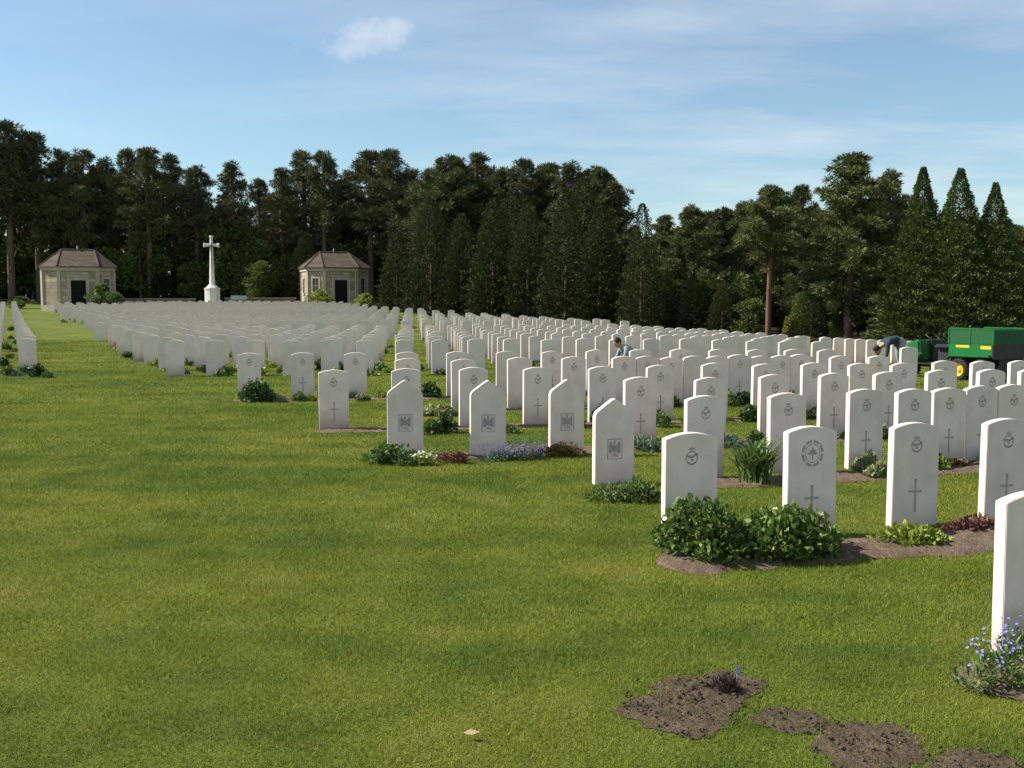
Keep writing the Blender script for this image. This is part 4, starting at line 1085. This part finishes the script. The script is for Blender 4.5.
# right: open pines
for k, (px, y, yt, i, wx, lab) in enumerate([(664, 66, 216, 2, 1.0, 'bushy pine right of the slim pointed conifer'), (690, 64, 206, 0, 1.1, 'second pine right of the slim pointed conifer'), (722, 72, 208, 1, 1.0, 'pine with bare lower trunk left of the red-trunked pine'),
        (768, 57, 186, 1, 1.05, 'pine with a long reddish bare trunk right of centre'), (800, 70, 186, 2, .95, 'ragged pine between the red-trunked and the tallest pine'), (848, 56, 155, 2, 1.25, 'tallest broad dark pine of the right-hand group'),
        (884, 64, 172, 0, 1.0, 'blue-green pine half hidden behind the tallest right-hand pine'), (742, 79, 203, 0, 1.1, 'pine behind the red-trunked pine'), (708, 72, 212, 2, 1.1, 'farther pine right of the middle clump')]):
    put_tree('npine', i, px, y, yt, label=lab, wx=wx)
for k, (px, y, yt, i, lab) in enumerate([(918, 53, 170, 0, 'left of three tall dense cypresses behind the green vehicle'), (955, 52, 171, 1, 'middle of three tall dense cypresses behind the green vehicle'), (990, 51.5, 185, 2, 'right of three tall dense cypresses behind the green vehicle')]):
    put_tree('cypress', i, px, y, yt, label=lab)
put_tree('npine', 1, 1016, 68, 226, label='small pine at the right picture edge behind the cypresses', wx=1.2)
put_tree('dark', 1, 1045, 60, 235, label='dark conifer just outside the right picture edge', wx=1.2)
put_tree('yellow', 0, 791, 55, 317, label='small bright yellow-green shrub at the foot of the right-hand pines', cat='shrub', wx=1.0)
for k in range(44):
    px = 640 + k * 6.4 + rr.uniform(-5, 5)
    if 752 < px < 784: continue
    y0 = float(np.interp(px, [640, 700, 760, 820, 880, 930], [64, 60, 57.5, 56, 54, 54])); y = y0 + rr.uniform(.5, 9)
    put_tree('broad' if rr.random() < .6 else 'dark', rr.randrange(2), px, y, h=rr.uniform(1.6, 4.4), label='green undergrowth tree beneath the right-hand pines', group='undergrowth of the right-hand wood', wx=rr.uniform(.9, 1.4))
for k in range(46):
    px = 430 + k * 14.5 + rr.uniform(-6, 6); y = float(np.interp(px, [430, 620, 720, 860, 1100], [112, 96, 84, 76, 72])) + rr.uniform(0, 8)
    top = float(np.interp(px, [430, 600, 640, 700, 800, 850, 900, 1000, 1100], [190, 190, 232, 228, 216, 205, 205, 222, 235])) + rr.uniform(-4, 18)
    put_tree(rr.choice(['dark', 'npine', 'broad'] if px > 660 else ['dark', 'npine']), rr.randrange(2), px, y, top, label='dark tree deep in the wood behind the right-hand rows', group='deep trees of the right-hand wood', wx=rr.uniform(1.1, 1.5))
# garden shrubs by the shelters
for (px, y, yt, i, lab, wx) in [(105, 92, 285, 0, 'rounded green shrub at the right corner of the left shelter', 1.15), (322, 98, 290, 1, 'yellow-green shrub before the window of the right shelter', 1.5), (366, 99, 294, 1, 'small yellow-green shrub right of the right shelter', 1.5), (22, 100, 297, 0, 'low dark shrub at the end of the grass avenue', 2.6)]:
    put_tree('shrub', i, px, y, yt, label=lab, cat='shrub', wx=wx)
# the wood behind everything: one dim mass of foliage
def back_wood():
    r = rg(400); C = []
    n = 36000
    t = r.random(n); x = -110 + 250 * t
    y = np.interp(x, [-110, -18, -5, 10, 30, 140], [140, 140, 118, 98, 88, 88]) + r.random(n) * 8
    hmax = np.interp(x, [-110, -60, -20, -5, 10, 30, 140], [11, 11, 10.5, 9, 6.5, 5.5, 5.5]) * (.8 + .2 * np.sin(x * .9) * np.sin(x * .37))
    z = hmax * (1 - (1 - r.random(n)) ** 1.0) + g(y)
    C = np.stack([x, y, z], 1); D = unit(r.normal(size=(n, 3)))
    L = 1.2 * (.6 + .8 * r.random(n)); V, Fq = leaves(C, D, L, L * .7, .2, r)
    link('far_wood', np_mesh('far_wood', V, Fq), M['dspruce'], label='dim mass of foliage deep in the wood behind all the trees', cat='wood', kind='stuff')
back_wood()

# ------------------------------------------------------------------ utility vehicle
def vehicle():
    # local: +x forward, +y to its left, z up; rear wheels near the camera
    y0 = 25.6; x0 = (988 - 512) / F * y0
    a = R(180 - 62)                            # heading: away and to the left
    root = empty('utility_vehicle', (x0, y0, float(g(y0, x0))), a, label='green six-wheeled utility vehicle with mesh-sided cargo box and yellow wheels', cat='vehicle')
    # cargo box
    b = MB(); hw = .64
    b.box(-.62, .62, -hw, hw, .62, .66); b.box(-.62, .62, hw - .03, hw, .66, .92); b.box(-.62, .62, -hw, -hw + .03, .66, .92); b.box(.59, .62, -hw + .03, hw - .03, .66, .95)
    box = link('cargo_box', b.mesh('cargo_box', .008), M['gpaint'], root)
    link('tailgate', MB().box(-.65, -.622, -hw, hw, .56, .92).mesh('tailgate', .008), M['blackpl'], box)
    for sy in (-hw, hw): link('side_screen', MB().box(-.62, .60, sy - .008, sy + .008, .922, 1.26).mesh('side_screen'), M['gdark'], box)
    link('rear_screen', MB().box(-.645, -.625, -hw + .03, hw - .03, .922, 1.24).mesh('rear_screen'), M['gdark'], box)
    b = MB()
    for sx_ in (-.64, 0, .61):
        for sy in (-hw, hw): b.box(sx_ - .02, sx_ + .02, sy - .02, sy + .02, .90, 1.28)
    for sy in (-hw, hw): b.box(-.62, .61, sy - .018, sy + .018, 1.26, 1.295)
    b.box(-.655, -.62, -hw, hw, 1.24, 1.275)
    link('screen_frame', b.mesh('screen_frame', .004), M['gpaint'], box)
    b = MB(); b.box(.02, .40, hw + .001, hw + .004, .82, .875); b.box(-.58, -.30, hw + .001, hw + .004, .80, .875)
    link('yellow_stripe', b.mesh('yellow_stripe'), M['ypaint'], box)
    # load: dead leaves heaped inside
    link('leaf_load', np_mesh('leaf_load', *(lambda V, Fq: (V + np.array([0, 0, .68]), Fq))(*mound(500, .5, .5, .42, .12, .08, rg(91), .4, 6))), M['bronze'], box)
    # rear fender
    b = MB(); b.prism([(-.60, .66), (.54, .64), (.64, .54), (.61, .50), (.52, .58), (-.60, .60)], hw - .02, hw + .10, 'y'); b.prism([(-.60, .66), (.54, .64), (.64, .54), (.61, .50), (.52, .58), (-.60, .60)], -hw - .10, -hw + .02, 'y')
    link('rear_fender', b.mesh('rear_fender', .02), M['gpaint'], root)
    # chassis
    b = MB(); b.box(-.60, 1.95, -.42, .42, .28, .40); b.box(-.55, .55, -.3, .3, .40, .62); link('chassis', b.mesh('chassis', .01), M['blackpl'], root)
    # seat base, seats
    b = MB(); b.box(.70, 1.12, -.42, .42, .40, .76); link('seat_base', b.mesh('seat_base', .02), M['blackpl'], root)
    for sy in (-.31, .31):
        st = link('seat', MB().box(.68, 1.14, sy - .24, sy + .24, .762, .86).mesh('seat', .035), M['blackpl'], root)
        Mx = Matrix.Translation((.72, sy, .88)) @ Matrix.Rotation(R(-12), 4, 'Y'); link('backrest', MB().box(-.05, .05, -.23, .23, 0, .42, 0, Mx).mesh('backrest', .035), M['blackpl'], st)
    # footwell and front body
    b = MB(); b.box(1.12, 1.62, -.60, .60, .34, .38); link('footwell', b.mesh('footwell', .01), M['blackpl'], root)
    hood = [(1.60, .40), (2.16, .40), (2.22, .52), (2.20, .66), (1.98, .86), (1.74, .96), (1.62, .96)]
    b = MB(); b.prism(hood, -.52, .52, 'y'); hd = link('hood', b.mesh('hood', .045, seg=3), M['gpaint'], root)
    for sy in (-1, 1):
        b = MB(); Mx = Matrix.Translation((2.19, sy * .34, .60)) @ Matrix.Rotation(R(90), 4, 'Y'); b.lathe([(.07, 0), (.075, .02), (.055, .035)], 14, 0, Mx); link('headlight', b.mesh('headlight'), M['glass'], hd)
        b = MB(); b.prism([(1.50, .50), (2.18, .50), (2.22, .58), (2.08, .66), (1.66, .66), (1.48, .58)], sy * .56 - .12, sy * .56 + .12, 'y'); link('front_fender', b.mesh('front_fender', .03), M['gpaint'], root)
    link('dashboard', MB().box(1.54, 1.60, -.50, .12, .36, .94).mesh('dashboard', .02), M['blackpl'], hd)
    b = MB(); b.tube([(1.56, .30, .90), (1.40, .30, 1.02)], .02, 8); sw = link('steering_column', b.mesh('steering_column'), M['blackpl'], root)
    b = MB(); n = 20; c = Vector((1.38, .30, 1.03)); ax = Vector((-.55, 0, .83)).normalized(); p = Vector((0, 1, 0)); q = ax.cross(p)
    ringp = [c + (p * math.cos(6.2832 * i / n) + q * math.sin(6.2832 * i / n)) * .17 for i in range(n + 1)]; b.tube(ringp, .014, 6, caps=False)
    b.tube([c - p * .17, c + p * .17], .01, 5); link('steering_wheel', b.mesh('steering_wheel'), M['blackpl'], root)
    # wheels
    prof = [(.16, -.12), (.235, -.125), (.265, -.10), (.275, -.05), (.275, .05), (.265, .10), (.235, .125), (.16, .12)]
    for (wx, wy) in [(.26, .62), (-.35, .62), (.26, -.62), (-.35, -.62), (1.86, .56), (1.86, -.56)]:
        w = empty('wheel', (wx, wy, .275)); w.parent = root
        b = MB(); b.lathe(prof, 26, axis='y', caps=False)
        for k in range(22):
            t = 2 * math.pi * k / 22; Mx = Matrix.Rotation(t, 4, 'Y'); b.box(-.02, .02, -.10, .10, .268, .292, 0, Mx)
        link('tyre', b.mesh('tyre'), M['rubber'], w)
        b = MB(); sg = 1 if wy > 0 else -1
        b.lathe([(.158, sg * -.08), (.165, sg * .10), (.155, sg * .115), (.13, sg * .07), (.06, sg * .06), (.05, sg * .10), (.02, sg * .11)], 22, axis='y'); link('rim', b.mesh('rim'), M['ypaint'], w)
vehicle()

# ------------------------------------------------------------------ people
def skin_mesh(joints, bones, root_name, sub=2):
    names = list(joints); idx = {n: i for i, n in enumerate(names)}
    me = bpy.data.meshes.new('tmp'); me.from_pydata([joints[n][0] for n in names], [(idx[a], idx[b_]) for a, b_ in bones], [])
    o = bpy.data.objects.new('tmp', me); COL.objects.link(o)
    md = o.modifiers.new('s', 'SKIN'); md.use_smooth_shade = True
    for i, n in enumerate(names):
        v = me.skin_vertices[0].data[i]; rr_ = joints[n][1]; v.radius = rr_ if isinstance(rr_, tuple) else (rr_, rr_); v.use_root = (n == root_name)
    s = o.modifiers.new('u', 'SUBSURF'); s.levels = sub; s.render_levels = sub
    dg = bpy.context.evaluated_depsgraph_get(); dg.update()
    res = bpy.data.meshes.new_from_object(o.evaluated_get(dg)); bpy.data.objects.remove(o); return res
def hand_mesh(wrist, d, palmn):
    """palm with five separate bent fingers; d along the hand, palmn palm normal"""
    d = Vector(d).normalized(); n = Vector(palmn); n = (n - d * n.dot(d)).normalized(); s = d.cross(n); w = Vector(wrist)
    ms = []
    J = {'w': (w, .026), 'p': (w + d * .05, (.040, .020)), 'k': (w + d * .09, (.040, .016))}
    ms.append(skin_mesh({k: (tuple(v[0]), v[1]) for k, v in J.items()}, [('w', 'p'), ('p', 'k')], 'w', 1))
    for k, l in enumerate([.070, .080, .075, .058]):
        b0 = w + d * .08 + s * (.030 - .020 * k); c = b0 + d * l * .5 + n * .008; e = c + d * l * .35 + n * l * .35
        ms.append(skin_mesh({'a': (tuple(b0), .009), 'b': (tuple(c), .0085), 'c': (tuple(e), .007)}, [('a', 'b'), ('b', 'c')], 'a', 1))
    b0 = w + d * .03 + s * .03; c = b0 + d * .03 + s * .028 + n * .01; e = c + d * .03 + s * .006 + n * .012
    ms.append(skin_mesh({'a': (tuple(b0), .011), 'b': (tuple(c), .010), 'c': (tuple(e), .008)}, [('a', 'b'), ('b', 'c')], 'a', 1))
    return ms
def head_meshes(c, fwd, up, skin):
    """head with brow, nose, mouth, ears, and a hair cap; returns (head mesh, hair mesh)"""
    f = Vector(fwd).normalized(); u = Vector(up); u = (u - f * u.dot(f)).normalized(); l = u.cross(f)
    Mx = Matrix((( f.x, l.x, u.x, c[0]), (f.y, l.y, u.y, c[1]), (f.z, l.z, u.z, c[2]), (0, 0, 0, 1)))
    def ell(bm, cx, cy, cz, rx, ry, rz, seg=20):
        r = bmesh.ops.create_uvsphere(bm, u_segments=seg, v_segments=seg * 2 // 3, radius=1)
        for v in r['verts']:
            x, y, z = v.co; k = 1 - .18 * max(0, -z) * 1.0
            v.co = (cx + x * rx * (k if x < 0 or z > 0 else 1), cy + y * ry * k, cz + z * rz)
    bm = bmesh.new(); ell(bm, 0, 0, 0, .098, .076, .118)
    ell(bm, .098, 0, -.018, .022, .014, .026, 10); ell(bm, .030, 0, -.075, .062, .050, .050, 12)
    for s in (-1, 1): ell(bm, -.008, s * .076, -.012, .018, .010, .030, 10)
    hm = bpy.data.meshes.new('head'); bm.transform(Mx); bm.to_mesh(hm); bm.free()
    bm = bmesh.new(); ell(bm, -.016, 0, .022, .100, .086, .112)
    for v in list(bm.verts):
        if v.co.x > .052 and v.co.z < .060: v.co.x = .046
    bmesh.ops.delete(bm, geom=[v for v in bm.verts if v.co.z < -.05 and v.co.x > -.03], context='VERTS')
    bm.transform(Mx); ha = bpy.data.meshes.new('hair'); bm.to_mesh(ha); bm.free()
    bm = bmesh.new()
    for s in (-1, 1): ell(bm, .088, s * .032, .010, .012, .013, .009, 10)
    bm.transform(Mx); ey = bpy.data.meshes.new('eyes'); bm.to_mesh(ey); bm.free()
    return hm, ha, ey
def person(loc, rz, J, bones, head_c, head_f, head_u, hands, label, shirt, trousers, shoes, group=None):
    body = skin_mesh(J, bones, 'pelvis', 2)
    names = list(J); P = np.array([J[n][0] for n in names]); zone = {}
    for n in names:
        zone[n] = 3 if n.startswith(('foot', 'toe')) else 2 if n.startswith(('pelvis', 'hip', 'knee', 'ankle', 'thigh', 'shin')) else 0 if n.startswith(('wrist', 'neck', 'head', 'fore')) else 1
    bm = bmesh.new(); bm.from_mesh(body)
    for fc in bm.faces:
        c = np.array(fc.calc_center_median()); fc.material_index = zone[names[int(np.argmin(((P - c) ** 2).sum(1)))]]; fc.smooth = True
    hm, ha, ey = head_meshes(head_c, head_f, head_u, None)
    parts = [hm]
    for w, d, n in hands: parts += hand_mesh(w, d, n)
    for me in parts:
        k = len(bm.faces); bm.from_mesh(me); bm.faces.ensure_lookup_table()
        for fc in bm.faces[k:]: fc.material_index = 0; fc.smooth = True
    k = len(bm.faces); bm.from_mesh(ey); bm.faces.ensure_lookup_table()
    for fc in bm.faces[k:]: fc.material_index = 4; fc.smooth = True
    me = bpy.data.meshes.new('person'); bm.to_mesh(me); bm.free()
    o = link('person', me, [M['skin'], shirt, trousers, shoes, M['hair']], loc=loc, rz=rz, label=label, cat='person', group=group)
    ha.polygons.foreach_set('use_smooth', [True] * len(ha.polygons)); link('hair', ha, M['hair'], o)
    return o
# bending gardener: faces -x (left), hips high, trunk folded forward and down
J = {'pelvis': ((0, 0, .88), (.15, .13)), 'waist': ((-.13, 0, .93), (.14, .12)), 'chest': ((-.36, 0, .88), (.17, .13)), 'upper': ((-.50, 0, .80), (.13, .11)), 'neck': ((-.60, 0, .74), .058),  'head': ((-.65, 0, .70), .055)}
for s, n in ((-1, 'r'), (1, 'l')):
    J['hip' + n] = ((.0, s * .10, .84), .11); J['knee' + n] = ((-.05 + s * .05, s * .13, .47), .072); J['shin' + n] = ((.01 + s * .05, s * .13, .30), .062); J['ankle' + n] = ((.04 + s * .05, s * .13, .09), .045)
    J['foot' + n] = ((-.03 + s * .05, s * .14, .045), .045); J['toe' + n] = ((-.14 + s * .05, s * .15, .035), .034)
    J['shoulder' + n] = ((-.50, s * .18, .80), .075); J['elbow' + n] = ((-.55, s * .22, .52), .050); J['fore' + n] = ((-.62, s * .19, .38), .040); J['wrist' + n] = ((-.66, s * .16, .28), .028)
bones = [('pelvis', 'waist'), ('waist', 'chest'), ('chest', 'upper'), ('upper', 'neck'), ('neck', 'head')]
for n in 'rl': bones += [('pelvis', 'hip' + n), ('hip' + n, 'knee' + n), ('knee' + n, 'shin' + n), ('shin' + n, 'ankle' + n), ('ankle' + n, 'foot' + n), ('foot' + n, 'toe' + n), ('upper', 'shoulder' + n), ('shoulder' + n, 'elbow' + n), ('elbow' + n, 'fore' + n), ('fore' + n, 'wrist' + n)]
yg = 28.6; xg = (901 - 512) / F * yg
person((xg, yg, float(g(yg, xg))), R(12), J, bones, (-.71, 0, .64), (-.35, 0, -.93), (-.93, 0, .35), [((-.66, -.16, .28), (-.35, .05, -.9), (0, 1, 0)), ((-.66, .16, .28), (-.35, -.05, -.9), (0, -1, 0))],
       'person in dark shirt and pale grey trousers bending far forward beside the green vehicle', M['teal'], M['greytr'], M['blackpl'], 'gardeners at work')
# kneeling gardener: faces -x, sits on the heels, leaning forward
J = {'pelvis': ((0.05, 0, .30), (.16, .14)), 'waist': ((.02, 0, .44), (.14, .12)), 'chest': ((-.16, 0, .55), (.17, .13)), 'upper': ((-.27, 0, .62), (.12, .10)), 'neck': ((-.34, 0, .67), .055), 'head': ((-.38, 0, .71), .055)}
for s, n in ((-1, 'r'), (1, 'l')):
    J['hip' + n] = ((.0, s * .10, .28), .11); J['thigh' + n] = ((-.17, s * .13, .20), .092); J['knee' + n] = ((-.36, s * .15, .075), .070); J['shin' + n] = ((-.12, s * .14, .065), .060); J['ankle' + n] = ((.10, s * .13, .06), .045)
    J['foot' + n] = ((.16, s * .13, .055), .043); J['toe' + n] = ((.24, s * .13, .035), .032)
    J['shoulder' + n] = ((-.26, s * .19, .61), .070); J['elbow' + n] = ((-.34, s * .22, .40), .046); J['fore' + n] = ((-.46, s * .18, .30), .038); J['wrist' + n] = ((-.55, s * .14, .22), .027)
bones = [('pelvis', 'waist'), ('waist', 'chest'), ('chest', 'upper'), ('upper', 'neck'), ('neck', 'head')]
for n in 'rl': bones += [('pelvis', 'hip' + n), ('hip' + n, 'thigh' + n), ('thigh' + n, 'knee' + n), ('knee' + n, 'shin' + n), ('shin' + n, 'ankle' + n), ('ankle' + n, 'foot' + n), ('foot' + n, 'toe' + n), ('upper', 'shoulder' + n), ('shoulder' + n, 'elbow' + n), ('elbow' + n, 'fore' + n), ('fore' + n, 'wrist' + n)]
yk = 25.3; xk = (634 - 512) / F * yk
person((xk, yk, 0), R(18), J, bones, (-.43, 0, .75), (-.80, 0, -.6), (-.6, 0, .80), [((-.55, -.14, .22), (-.8, .1, -.6), (0, .3, -1)), ((-.55, .14, .22), (-.8, -.1, -.6), (0, -.3, -1))],
       'dark-haired person in pale blue shirt kneeling among the middle headstones', M['lblue'], M['navy'], M['blackpl'], 'gardeners at work')
# crate beside the bending gardener
yc = 28.2; xc = (891 - 512) / F * yc; b = MB(); b.box(-.17, .17, -.13, .13, 0, .02); b.box(-.17, -.15, -.13, .13, .02, .24); b.box(.15, .17, -.13, .13, .02, .24); b.box(-.15, .15, -.13, -.11, .02, .24); b.box(-.15, .15, .11, .13, .02, .24); b.box(-.19, .19, -.15, -.13, .22, .25); b.box(-.19, .19, .13, .15, .22, .25)
link('garden_crate', b.mesh('garden_crate', .004), M['crate'], loc=(xc, yc, float(g(yc, xc)) + .004), rz=R(12), label='dark grey open plastic crate in front of the bending person', cat='crate')
